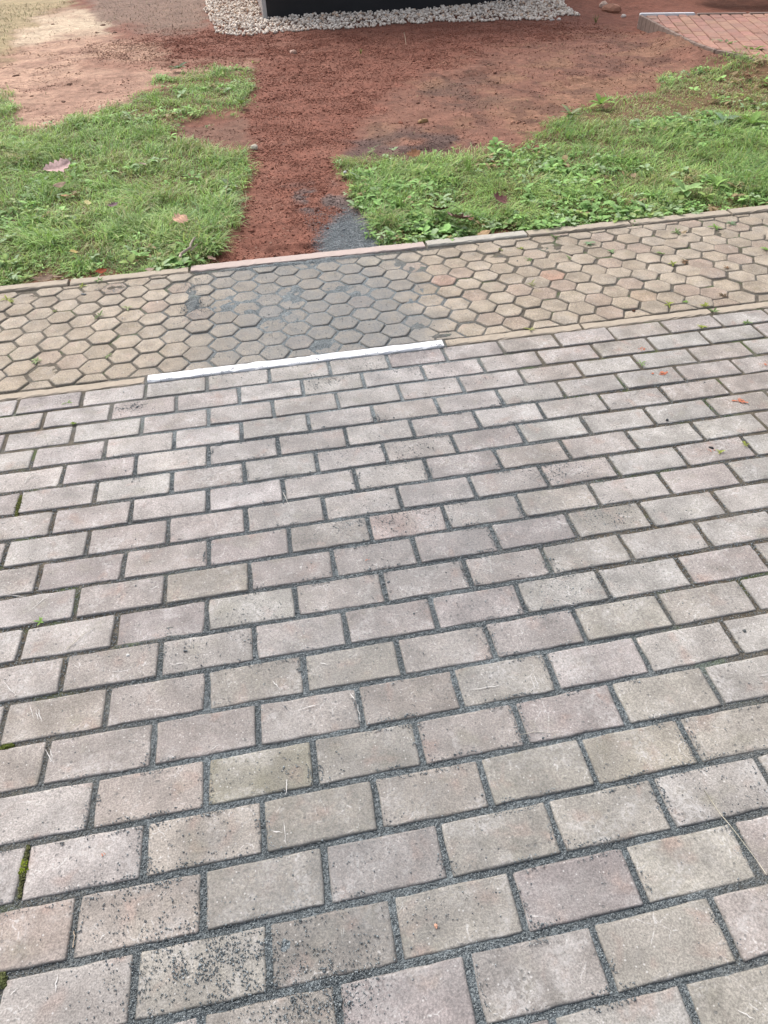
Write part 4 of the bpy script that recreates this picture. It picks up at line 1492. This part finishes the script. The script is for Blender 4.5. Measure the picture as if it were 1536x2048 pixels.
# weeds and moss in the paving joints
joint = [
    (1178, 487, 'grey green rosette in the hexagon path near the upper edging', 9, 0.034, 0.013, BLUE_G, 0), (1221, 504, 'fresh seedling beside the grey green rosette in the hexagon path', 6, 0.026, 0.014, (0.14, 0.22, 0.10), 0),
    (1352, 466, 'long leaved weed in the joints near the upper edging on the right', 8, 0.05, 0.012, DULL, 0), (1430, 455, 'upright green sprout in the far right hexagon joints', 7, 0.04, 0.014, BRIGHT, 0),
    (1462, 449, 'flat creeping weed right of the upright sprout', 7, 0.045, 0.011, BLUE_G, 0), (1533, 500, 'green weed at the right picture border in the hexagon path', 7, 0.035, 0.013, BRIGHT, 0),
    (1345, 528, 'yellow green tuft with reddish neighbour in the hexagon joints', 8, 0.03, 0.010, YEL, 0), (1368, 523, 'reddish dry weed right of the yellow green tuft', 10, 0.03, 0.008, (0.16, 0.095, 0.06), 0),
    (1324, 508, 'pale single leaf sprout above the reddish dry weed', 4, 0.03, 0.015, (0.17, 0.23, 0.09), 0), (1453, 536, 'small red brown weed in the right hexagon joints', 6, 0.02, 0.008, (0.19, 0.10, 0.06), 0),
    (1447, 592, 'dry brown weed on the hexagons near the lower edging', 11, 0.032, 0.007, (0.13, 0.085, 0.06), 0), (1373, 604, 'single round green seedling near the lower edging', 4, 0.018, 0.012, BRIGHT, 0),
    (1410, 613, 'moss and small grass along the lower edging on the right', 12, 0.024, 0.008, YEL, 0), (1427, 624, 'grass sprig hanging over the lower edging on the right', 7, 0.03, 0.009, DULL, 0),
    (1337, 610, 'tiny green tuft left of the mossy lower edging', 7, 0.026, 0.008, YEL, 0), (1404, 655, 'yellow green moss tuft between the first and second brick course', 10, 0.024, 0.008, YEL, 0),
    (1494, 645, 'dark green weed in the first brick course on the right', 9, 0.026, 0.008, DULL, 0), (1282, 728, 'grass sprig in the second brick course on the right', 5, 0.032, 0.006, BRIGHT, 0),
    (1062, 570, 'pale dry leaf sprig among the middle right hexagons', 5, 0.035, 0.010, (0.25, 0.24, 0.13), 0), (1058, 520, 'small green weed with brown tip in the hexagon joints', 6, 0.026, 0.009, DULL, 0),
    (1042, 497, 'moss tuft beside the upper edging right of the pink stone', 7, 0.024, 0.008, YEL, 0), (1000, 500, 'pale moss clump at the joint left of that moss tuft', 6, 0.02, 0.008, (0.19, 0.19, 0.09), 0),
    (1060, 660, 'yellowish flat sprig at the lower edging right of the white strip', 5, 0.03, 0.010, (0.24, 0.25, 0.09), 0), (1138, 517, 'small dull weed under a hexagon at middle right', 6, 0.024, 0.008, DULL, 0),
    (1110, 475, 'creeping green weed overhanging the upper edging', 8, 0.04, 0.010, DULL, 0), (1270, 450, 'green sprig lying over the upper edging at right', 6, 0.04, 0.009, DULL, 0),
    (15, 600, 'yellow green grass sprout at the left picture border', 10, 0.045, 0.007, YEL, 0), (200, 632, 'thin creeping sprig in the left hexagon joints', 6, 0.035, 0.009, DULL, 0),
    (76, 722, 'pale green sprig in the lower left hexagon joints', 7, 0.032, 0.010, (0.22, 0.27, 0.13), 0), (218, 712, 'tiny pale sprig right of the lower left one', 5, 0.022, 0.009, (0.22, 0.26, 0.13), 0),
    (255, 617, 'pale flat sprig near the grit heap on the left hexagons', 5, 0.028, 0.009, (0.24, 0.26, 0.14), 0), (165, 573, 'moss clump below the upper edging on the left', 9, 0.024, 0.009, YEL, 0),
    (200, 563, 'green weed against the upper edging on the left', 8, 0.03, 0.010, DULL, 0), (110, 622, 'moss seam sprig on the far left hexagons', 7, 0.022, 0.008, (0.14, 0.16, 0.05), 0),
    (135, 806, 'lone grass sprig on the first brick course at left', 3, 0.03, 0.005, BRIGHT, 0), (147, 848, 'moss spot in the third brick course at left', 8, 0.014, 0.007, (0.12, 0.17, 0.03), 0),
    (82, 1245, 'short grass sprig in a brick joint on the left', 5, 0.022, 0.006, BRIGHT, 0), (1490, 890, 'green moss sprig in a brick joint at the right border', 7, 0.02, 0.006, YEL, 0),
    (1440, 905, 'moss sprig one joint left of the right border brick', 6, 0.018, 0.006, YEL, 0),
]
for px, py, lab, n, ln, wd, col, _ in joint:
    plant(px, py, lab, 'weed', n, ln * 0.85, wd * 0.95, col, (0.05, 0.8), onsoil=False, zoff=0.001, name='joint_weed')

# little weeds creeping over the edging from the lawn
M_MOSS = mat_tinted('moss', 0.95, 0.1, 500, 0.55, 1.35)


def moss(p0, p1, wid, label, col=(0.12, 0.165, 0.02)):
    a, b = np.array(gp(*p0)), np.array(gp(*p1))
    n = 420
    t = rng.random(n)
    u = (b - a) / np.hypot(*(b - a))
    nn = np.array([-u[1], u[0]])
    q = a + (b - a) * t[:, None] + nn * rng.normal(0, wid / 2.6, n)[:, None] * (0.5 + 0.6 * np.sin(t * math.pi))[:, None]
    c = q.mean(0)
    r = rng.uniform(0.0014, 0.0030, n)
    z = -0.002 + 0.004 * np.sin(t * math.pi) * rng.random(n)
    cc = np.array([col]) * rng.uniform(0.6, 1.5, (n, 1))
    o = link('moss', lumps('moss', ICO_V, ICO_F, np.column_stack([q - c, z]), r, cc, 0.9, 0.2), M_MOSS, None, (c[0], c[1], 0))
    tag(o, label, 'moss')


moss((50, 1715), (44, 1755), 0.006, 'bright green moss cushion in a lower left brick joint', (0.15, 0.19, 0.02))
moss((56, 1690), (38, 1795), 0.005, 'dark olive moss seam around the bright lower left cushion', (0.085, 0.09, 0.04))
moss((42, 990), (33, 1032), 0.008, 'olive moss filling an upright joint at the left border', (0.10, 0.11, 0.035))
moss((2, 1945), (8, 1975), 0.006, 'moss at the left border near the bottom corner', (0.085, 0.095, 0.04))
moss((0, 1496), (26, 1490), 0.005, 'thin moss line in a joint at the left border', (0.085, 0.105, 0.025))

# ------------------------------------------------------------------ fallen leaves, twigs, straws, stones


def leaf_outline(kind):
    if kind == 'oak':
        half = [(0.0, 0.02), (0.12, 0.10), (0.2, 0.20), (0.27, 0.13), (0.38, 0.28), (0.46, 0.16), (0.58, 0.34), (0.66, 0.19), (0.78, 0.28), (0.86, 0.14), (0.95, 0.12), (1.0, 0.0)]
    elif kind == 'maple':
        half = [(0.0, 0.02), (0.08, 0.20), (0.02, 0.36), (0.20, 0.34), (0.30, 0.56), (0.38, 0.40), (0.56, 0.52), (0.52, 0.30), (0.62, 0.20), (0.80, 0.24), (0.84, 0.12), (1.0, 0.0)]
    else:
        half = [(0.0, 0.015), (0.15, 0.13), (0.32, 0.22), (0.5, 0.25), (0.7, 0.19), (0.87, 0.09), (1.0, 0.0)]
    return half


def fallen_leaf(px, py, label, kind, size, col, rotz, curl=0.3, tiltx=0.0, z=0.02, stalk=True, vein=0.85, soil_on=True):
    half = leaf_outline(kind)
    v, f, c = [], [], []
    n = len(half)
    ph = random.uniform(0, 6)

    def bend(u, s):
        return curl * ((u - 0.5) ** 2 * 0.9 + s * s * 1.2) + 0.05 * math.sin(9 * u + ph) * abs(s) * 2 + 0.02 * math.sin(17 * s + ph)

    # midrib points, then two rows on each side
    for k, (u, w) in enumerate(half):
        for s in (-1.0, -0.5, 0.0, 0.5, 1.0):
            uu = u if abs(s) == 1 else u * 0.5 + (k / (n - 1)) * 0.5
            if s == 0:
                uu = k / (n - 1)
            ss = s * w
            v.append(((uu - 0.5) * size, ss * size, bend(uu, ss) * size))
            b = np.array(col) * random.uniform(0.82, 1.15) * (vein if s == 0 else 1.0)
            c.append(b)
    for k in range(n - 1):
        for s in range(4):
            a = k * 5 + s
            f.append((a, a + 5, a + 6, a + 1))
    x, y = gp(px, py)
    zz = float(soil_z(np.array([x]), np.array([y]))[0]) if soil_on else 0.0
    if z > 0.03:
        z += 0.024
    o = link('fallen_leaf', mesh_py('fallen_leaf', v, f, colors=np.array(c), smooth_shade=True), M_DEAD, None, (x, y, zz + z))
    o.rotation_euler = (tiltx, random.uniform(-0.15, 0.15), rotz)
    tag(o, label, 'leaf')
    if stalk:
        sv, sf = [], []
        for q in range(4):
            t = q / 3
            for a in range(4):
                r = size * 0.012
                sv.append((-0.5 * size - t * size * 0.35, r * math.cos(a * math.pi / 2), size * (bend(0, 0) - 0.10 * t * t) + r * math.sin(a * math.pi / 2)))
        for q in range(3):
            for a in range(4):
                sf.append((q * 4 + a, q * 4 + (a + 1) % 4, q * 4 + 4 + (a + 1) % 4, q * 4 + 4 + a))
        link('stalk', mesh_py('stalk', sv, sf, colors=np.tile(np.array(col) * 0.6, (len(sv), 1))), M_DEAD, o)
    return o


fallen_leaf(123, 360, 'large curled pinkish brown leaf standing up from the left lawn', 'oak', 0.16, (0.74, 0.50, 0.46), 0.5, 0.4, 0.5, 0.06)
fallen_leaf(127, 391, 'small beige leaf curled below the large pinkish one', 'ovate', 0.075, (0.45, 0.32, 0.22), 0.35, 0.5, 0.5, 0.04)
fallen_leaf(143, 413, 'orange brown leaf half hidden in the left lawn grass', 'oak', 0.085, (0.36, 0.19, 0.085), 2.8, 0.2, 0.2, 0.04)
fallen_leaf(182, 428, 'slim cream yellow leaf upright in the left lawn', 'ovate', 0.075, (0.50, 0.45, 0.19), 1.8, 0.25, 0.3, 0.04, False)
fallen_leaf(232, 435, 'dull purple crumpled leaf in the left lawn', 'oak', 0.06, (0.20, 0.12, 0.13), 0.5, 0.7, 0.3, 0.04)
fallen_leaf(366, 467, 'tan oak leaf lying on the left lawn near the twig', 'oak', 0.12, (0.60, 0.36, 0.25), 1.15, 0.2, 0.45, 0.045, vein=1.2)
fallen_leaf(204, 547, 'vivid orange red leaf at the edging of the left lawn', 'ovate', 0.055, (0.36, 0.075, 0.025), 0.4, 0.6, 0.5, 0.028)
fallen_leaf(184, 551, 'dark brown curled leaf touching the vivid orange red one', 'oak', 0.06, (0.14, 0.07, 0.045), 2.6, 0.7, 0.5, 0.024)
fallen_leaf(88, 561, 'brown withered leaf on the edging at far left', 'oak', 0.085, (0.23, 0.15, 0.10), 0.3, 0.6, 0.3, 0.026)
fallen_leaf(118, 559, 'pale brown withered leaf right of the one at far left edging', 'ovate', 0.07, (0.30, 0.21, 0.14), 2.4, 0.7, 0.3, 0.026)
fallen_leaf(155, 525, 'mustard yellow blade shaped leaf in the lower left lawn', 'ovate', 0.075, (0.34, 0.26, 0.075), 1.9, 0.25, 0.3, 0.035, False)
fallen_leaf(300, 541, 'small pale pink leaf at the edging left of the twig', 'ovate', 0.045, (0.45, 0.33, 0.26), 0.3, 0.5, 0.3, 0.022, False)
fallen_leaf(424, 518, 'beige leaf scrap where the red soil meets the edging', 'oak', 0.055, (0.44, 0.29, 0.23), 2.2, 0.4, 0.2, 0.022)
fallen_leaf(291, 350, 'pinkish leaf scrap in the middle of the left lawn', 'ovate', 0.055, (0.36, 0.23, 0.2), 2.5, 0.3, 0.2, 0.045, False)
fallen_leaf(826, 331, 'rusty brown leaf at the top of the right lawn', 'oak', 0.10, (0.33, 0.155, 0.075), 0.4, 0.5, 0.5, 0.045)
fallen_leaf(912, 456, 'large mauve maple leaf crumpled on the right lawn near the edging', 'maple', 0.115, (0.27, 0.145, 0.14), 2.3, 0.6, 0.35, 0.035, vein=1.25)
fallen_leaf(880, 441, 'dark brown leaf folded behind the large mauve maple leaf', 'oak', 0.10, (0.17, 0.085, 0.06), 3.0, 0.8, 0.4, 0.035)
fallen_leaf(940, 457, 'small tan brown leaf at the right tip of the mauve maple leaf', 'ovate', 0.045, (0.33, 0.19, 0.09), 0.6, 0.4, 0.3, 0.035, False)
fallen_leaf(1000, 424, 'dark red leaf sunk in the right lawn', 'maple', 0.085, (0.18, 0.07, 0.065), 0.6, 0.6, 0.4, 0.04)
fallen_leaf(968, 469, 'pair coloured cream and orange leaf at the edging of the right lawn', 'ovate', 0.075, (0.46, 0.31, 0.17), 0.2, 0.3, 0.3, 0.025, False)
fallen_leaf(1062, 308, 'reddish brown leaf at the upper edge of the right lawn', 'oak', 0.11, (0.25, 0.10, 0.06), 0.5, 0.5, 0.3, 0.03)
fallen_leaf(990, 348, 'brown leaf in the middle of the right lawn', 'oak', 0.085, (0.25, 0.155, 0.08), 2.0, 0.5, 0.3, 0.04)
fallen_leaf(1262, 375, 'pale tan leaf scrap in the right lawn', 'ovate', 0.06, (0.40, 0.30, 0.17), 0.8, 0.4, 0.3, 0.045, False)
fallen_leaf(1492, 165, 'red brown leaf in the dry grass near the terrace', 'oak', 0.13, (0.26, 0.115, 0.06), 1.0, 0.4, 0.3, 0.03)
fallen_leaf(1418, 105, 'cream dry leaf against the terrace edging', 'oak', 0.14, (0.46, 0.36, 0.24), 0.3, 0.4, 0.3, 0.03)
fallen_leaf(1366, 470, 'small withered leaf caught in the weed by the upper edging', 'ovate', 0.04, (0.38, 0.29, 0.18), 0.4, 0.4, 0.2, 0.012, False, soil_on=False)


def tube_mesh(name, pts, radii, sides=5, col=(0.2, 0.2, 0.2)):
    v, f = [], []
    pts = [Vector(p) for p in pts]
    for k, p in enumerate(pts):
        d = (pts[min(k + 1, len(pts) - 1)] - pts[max(k - 1, 0)]).normalized()
        a = d.cross(Vector((0, 0, 1))).normalized()
        b = a.cross(d)
        for s in range(sides):
            t = s * 2 * math.pi / sides
            v.append(tuple(p + (a * math.cos(t) + b * math.sin(t)) * radii[k]))
    for k in range(len(pts) - 1):
        for s in range(sides):
            f.append((k * sides + s, k * sides + (s + 1) % sides, (k + 1) * sides + (s + 1) % sides, (k + 1) * sides + s))
    f.append(tuple(range(sides)))
    f.append(tuple(range(len(v) - 1, len(v) - 1 - sides, -1)))
    return mesh_py(name, v, f, colors=np.tile(np.array(col), (len(v), 1)), smooth_shade=True)


def stick(name, px_pts, label, cat, rad, col, zs, mat=M_STRAW, taper=0.4):
    pts = []
    for (a, b), z in zip(px_pts, zs):
        x, y = gp(a, b, max(z, 0) * 0.5)
        pts.append((x, y, z))
    base = Vector(pts[0])
    q = []
    for k in range(len(pts) - 1):
        for t in (0.0, 0.5):
            q.append(Vector(pts[k]).lerp(Vector(pts[k + 1]), t) + Vector((random.gauss(0, rad * 0.6), random.gauss(0, rad * 0.6), 0)))
    q.append(Vector(pts[-1]))
    q = [p - base for p in q]
    rr = [rad * (1 - taper * k / (len(q) - 1)) for k in range(len(q))]
    o = link(name, tube_mesh(name, q, rr, 5, col), mat, None, base)
    tag(o, label, cat)
    return o


tw = stick('twig', [(362, 523), (376, 511), (386, 503), (394, 491)], 'forked grey brown twig lying at the lawn edge beside the red soil', 'twig', 0.007, (0.42, 0.34, 0.27), (0.035, 0.055, 0.065, 0.075))
bx = tube_mesh('side_twig', [(0, 0, 0), (0.025, 0.05, 0.004), (0.03, 0.085, -0.004)], (0.004, 0.003, 0.0015), 5, (0.24, 0.19, 0.14))
link('side_twig', bx, M_STRAW, tw, (0.05, 0.03, 0.014))
stick('straw', [(1408, 1580), (1440, 1628), (1476, 1672), (1500, 1705), (1533, 1750)], 'long thin pale straw lying across two bricks at lower right', 'straw', 0.0007, (0.62, 0.57, 0.45), (0.0015, 0.002, 0.004, 0.003, 0.002))
stick('straw', [(132, 1300), (165, 1272), (190, 1255)], 'short pale straw on a left brick halfway down', 'straw', 0.0009, (0.50, 0.46, 0.38), (0.003, 0.005, 0.003))
stick('straw', [(566, 985), (571, 1000), (580, 1012)], 'curled white seed stalk at a brick joint left of centre', 'straw', 0.0012, (0.62, 0.60, 0.55), (0.003, 0.006, 0.003))
stick('straw', [(50, 966), (60, 951), (66, 948), (78, 950)], 'white wisp with dark seeds on a brick at the left', 'straw', 0.0013, (0.62, 0.60, 0.56), (0.002, 0.004, 0.005, 0.003))
stick('straw', [(147, 1862), (150, 1872), (146, 1895)], 'pale splinter stuck in an upright joint at lower left', 'straw', 0.0010, (0.50, 0.40, 0.30), (0.001, 0.003, 0.002))
stick('straw', [(1040, 1470), (1070, 1464), (1100, 1466)], 'faint bent straw on a right hand brick below the middle', 'straw', 0.0006, (0.50, 0.47, 0.40), (0.002, 0.003, 0.002))
stick('straw', [(450, 400), (456, 380), (462, 345)], 'yellow stalk rising beside the pale weed at the soil edge', 'straw', 0.0022, (0.35, 0.30, 0.14), (0.01, 0.05, 0.11))
stick('straw', [(492, 386), (494, 400), (490, 418)], 'thin straw lying on the red soil strip', 'straw', 0.0022, (0.36, 0.28, 0.16), (0.006, 0.012, 0.006))
stick('straw', [(808, 72), (812, 90)], 'pale stalk sticking out of the red soil below the kiosk', 'straw', 0.004, (0.42, 0.29, 0.2), (0.06, 0.004))


def stone(px, py, label, r, col, zoff=0.0, soil_on=True, mat=M_PEBBLE, cat='stone'):
    x, y = gp(px, py)
    z = float(soil_z(np.array([x]), np.array([y]))[0]) if soil_on else 0.0
    import bmesh
    bm = bmesh.new()
    bmesh.ops.create_icosphere(bm, subdivisions=2, radius=1)
    a = random.uniform(0, 9)
    for vt in bm.verts:
        k = 1 + 0.16 * math.sin(3.1 * vt.co.x + a) + 0.12 * math.sin(4.3 * vt.co.y + 2 * a) + random.gauss(0, 0.03)
        rough = 0.11 if cat == 'clod' else 0.03
        k += random.gauss(0, rough)
        vt.co = Vector((vt.co.x * k * 1.2, vt.co.y * k * 0.8, vt.co.z * k * (0.42 if cat == 'clod' else 0.62))) * r * (0.5 if cat == 'clod' else 1)
    me = bpy.data.meshes.new('stone')
    bm.to_mesh(me)
    bm.free()
    at = me.attributes.new('tint', 'FLOAT_COLOR', 'POINT')
    at.data.foreach_set('color', np.tile(np.array([*col, 1.0], np.float32), len(me.vertices)))
    o = link('stone', me, mat, None, (x, y, z + zoff + r * (0.02 if cat == 'clod' else 0.25)))
    o.rotation_euler[2] = random.uniform(0, 3)
    tag(o, label, cat)


stone(508, 291, 'pale flat stone at the left edge of the red soil strip', 0.026, (0.55, 0.50, 0.42))
stone(690, 348, 'small white pebble in the grass right of the soil strip', 0.011, (0.75, 0.74, 0.72), 0.02)
stone(586, 100, 'pale stone lying alone on red soil below the kiosk', 0.035, (0.55, 0.36, 0.28))
stone(1104, 39, 'white gravel stone strayed from the border, left of its twin', 0.022, (0.72, 0.66, 0.6))
stone(1118, 39, 'white gravel stone strayed from the border, right of its twin', 0.022, (0.72, 0.66, 0.6))
stone(1222, 20, 'rusty broken stone in the rubble beside the terrace', 0.09, (0.36, 0.17, 0.11))
stone(1206, 12, 'pale lump in the rubble between kiosk and terrace', 0.06, (0.55, 0.4, 0.32))
stone(1248, 30, 'small white stone at the foot of the rubble by the terrace', 0.03, (0.65, 0.56, 0.5))
stone(1310, 61, 'grey stone against the terrace edging corner', 0.04, (0.40, 0.39, 0.38))
stone(105, 46, 'dark clod alone on the pale sandy patch', 0.05, (0.22, 0.135, 0.10), mat=M_CLOD, cat='clod')
stone(205, 48, 'dark clod at the right rim of the pale sandy patch', 0.06, (0.22, 0.135, 0.10), mat=M_CLOD, cat='clod')
stone(230, 63, 'dark clod right of the pale patch, nearer to the soil', 0.055, (0.22, 0.135, 0.10), mat=M_CLOD, cat='clod')
stone(192, 62, 'brown clod below the rim of the pale patch', 0.045, (0.19, 0.11, 0.08), mat=M_CLOD, cat='clod')
stone(138, 163, 'dark flat clod in the middle of the tan ground', 0.045, (0.22, 0.135, 0.10), mat=M_CLOD, cat='clod')
stone(197, 177, 'dark clod on tan ground above the green tip', 0.045, (0.22, 0.135, 0.10), mat=M_CLOD, cat='clod')
stone(125, 198, 'brown flat clod on tan ground near the left lawn', 0.04, (0.2, 0.12, 0.09), mat=M_CLOD, cat='clod')
stone(30, 146, 'brown clod at the left border of the tan ground', 0.05, (0.2, 0.12, 0.09), mat=M_CLOD, cat='clod')
stone(802, 240, 'round red clod at the rim of the dark muddy patch', 0.045, (0.22, 0.085, 0.055), mat=M_CLOD, cat='clod')
stone(845, 238, 'ochre pebble at the rim of the dark muddy patch', 0.03, (0.36, 0.22, 0.1))
stone(655, 452, 'dark red clod on the spilled dark gravel', 0.018, (0.14, 0.05, 0.035), 0.004, mat=M_CLOD, cat='clod')
stone(740, 433, 'dark brown clod where the right lawn meets the gravel', 0.028, (0.12, 0.06, 0.05), 0.004, mat=M_CLOD, cat='clod')
stone(168, 590, 'round dark grey pebble on a left hexagon paver', 0.009, (0.16, 0.165, 0.165), soil_on=False)
stone(1268, 622, 'dark brown crumb on the hexagons by the lower edging', 0.006, (0.12, 0.06, 0.04), soil_on=False, mat=M_CLOD)
stone(1488, 1262, 'dark grey crumb above a joint at the right', 0.004, (0.10, 0.11, 0.11), soil_on=False)
stone(1422, 896, 'black crumb on an orange stained brick at the right', 0.006, (0.04, 0.04, 0.045), soil_on=False)
stone(1334, 840, 'black crumb near the lower edge of a right hand brick', 0.005, (0.04, 0.045, 0.05), soil_on=False)
stone(256, 1311, 'white quartz crumb on a brick at left', 0.0045, (0.72, 0.71, 0.69), soil_on=False)
stone(872, 1853, 'peach coloured chip on a lower middle brick', 0.0035, (0.72, 0.40, 0.28), soil_on=False)

# ------------------------------------------------------------------ orange paint splashes on the bricks
M_PAINT = plain('orange spray paint', (0.52, 0.165, 0.085), 0.75, 0.3, 0.2, 120)


def splash(px, py, rad, label, n=26, col=None):
    x, y = gp(px, py)
    v, f = [], []
    for k in range(n):
        a, d = random.uniform(0, 6.28), abs(random.gauss(0, 0.5)) * rad
        cx, cy = d * math.cos(a) * 1.2, d * math.sin(a)
        r = random.uniform(0.07, 0.26) * rad
        m = random.randint(5, 8)
        z = 0.0008 + 0.00012 * k
        b = len(v)
        for q in range(m):
            t = q * 6.283 / m
            rr = r * random.uniform(0.5, 1.25)
            v.append((cx + rr * math.cos(t), cy + rr * math.sin(t), z + 0.0006))
        f.append(tuple(range(b, b + m)))
    o = link('paint_splash', mesh_py('paint_splash', v, f), M_PAINT, None, (x, y, 0.0006))
    tag(o, label, 'paint mark')


splash(1325, 748, 0.018, 'orange paint spot on the fourth brick course near the right border')
splash(1478, 803, 0.02, 'orange paint spot on the sixth brick course near the right border')
splash(1286, 699, 0.014, 'faint orange paint spot beside a joint in the second brick course', 14)
splash(1530, 730, 0.012, 'small orange paint spot at the right border', 10)
splash(1420, 902, 0.012, 'thin orange paint smear below the black crumb on a right brick', 6)
splash(733, 1120, 0.008, 'tiny pink orange paint spot on a brick near the middle', 6)
splash(205, 1708, 0.007, 'tiny orange red paint scratch on a lower left brick', 5)

# ------------------------------------------------------------------ shrub beyond the terrace, the dark shadow there put into its leaf colour
sx, sy = gp(1536, 9)
shrub = bpy.data.objects.new('dark_shrub', None)
COL.objects.link(shrub)
shrub.location = (sx + 0.45, sy + 0.35, 0.0)
tag(shrub, 'low shrub beyond the raised terrace with shade coloured into its leaves', 'shrub')
n = 3000
th_ = rng.uniform(0, 6.283, n)
rr = rng.random(n) ** 0.5
lx, ly = 1.15 * rr * np.cos(th_), 0.6 * rr * np.sin(th_)
lz = rng.uniform(0.1, 1.15, n) * np.sqrt(np.maximum(0.05, 1 - rr ** 2)) + 0.08
V, F, C = leaves(lx, ly, lz, rng.uniform(0.05, 0.1, n), rng.uniform(0.03, 0.05, n), rng.uniform(0, 6.283, n), rng.uniform(-0.5, 0.8, n), np.array([[0.035, 0.05, 0.024]]) * rng.uniform(0.5, 1.5, (n, 1)))
cr = link('foliage', mesh_np('foliage', V, F, C), M_LEAF, shrub)
cr['kind'] = 'stuff'
for k in range(7):
    a = random.uniform(0, 6.28)
    link('stem', tube_mesh('stem', [(0.1 * math.cos(a), 0.1 * math.sin(a), 0), (0.5 * math.cos(a), 0.3 * math.sin(a), 0.45), (0.9 * math.cos(a), 0.5 * math.sin(a), 0.85)], (0.02, 0.014, 0.006), 6, (0.09, 0.065, 0.045)), M_STRAW, shrub)

# ------------------------------------------------------------------ white scratches scored into the bricks
SCR = [((5, 1362), (32, 1392)), ((76, 1418), (84, 1446)), ((72, 1420), (78, 1440)), ((60, 1410), (68, 1436)), ((0, 1188), (52, 1195)), ((60, 1222), (100, 1190)), ((575, 1560), (572, 1590)), ((542, 1662), (566, 1666)), ((568, 1640), (572, 1690)),
       ((200, 1880), (212, 1868)), ((560, 1380), (545, 1362)), ((715, 1410), (722, 1445)), ((700, 1385), (712, 1402)), ((1060, 1350), (1070, 1378)), ((1068, 1350), (1078, 1376)), ((940, 1380), (1000, 1372)), ((90, 1500), (110, 1530)), ((100, 1498), (106, 1520)),
       ((1510, 2040), (1475, 2020)), ((1515, 1352), (1536, 1350)), ((1450, 1385), (1462, 1388)), ((115, 1952), (112, 1985)), ((20, 1990), (38, 1976)), ((345, 1330), (368, 1326)), ((225, 1345), (262, 1340)), ((150, 975), (172, 972)), ((420, 1500), (440, 1490)), ((600, 1420), (640, 1408)),
       ((510, 1290), (540, 1270)), ((300, 1180), (318, 1172)), ((640, 1325), (655, 1330)), ((1120, 1200), (1150, 1212))]
sv, sf = [], []
for a, b in SCR:
    A, B = np.array(gp(*a)), np.array(gp(*b))
    u = (B - A) / np.hypot(*(B - A))
    nn = np.array([-u[1], u[0]])
    m = 6
    base = len(sv)
    for k in range(m + 1):
        t = k / m
        c = A + (B - A) * t + nn * random.gauss(0, 0.0008)
        w = 0.0008 * math.sin(math.pi * min(max(t, 0.08), 0.92)) * random.uniform(0.5, 1.5)
        for sg in (-1, 1):
            q = c + nn * sg * w
            sv.append((q[0], q[1], 0.0020))
    for k in range(m):
        sf.append((base + 2 * k, base + 2 * k + 2, base + 2 * k + 3, base + 2 * k + 1))
M_SCR = plain('scored white concrete', (0.66, 0.64, 0.62), 0.9, 0.2, 0.25, 300)
tag(link('scratch_marks', mesh_py('scratch_marks', sv, sf), M_SCR), 'thin white scratch marks scored across several bricks', 'scratches', kind='stuff')
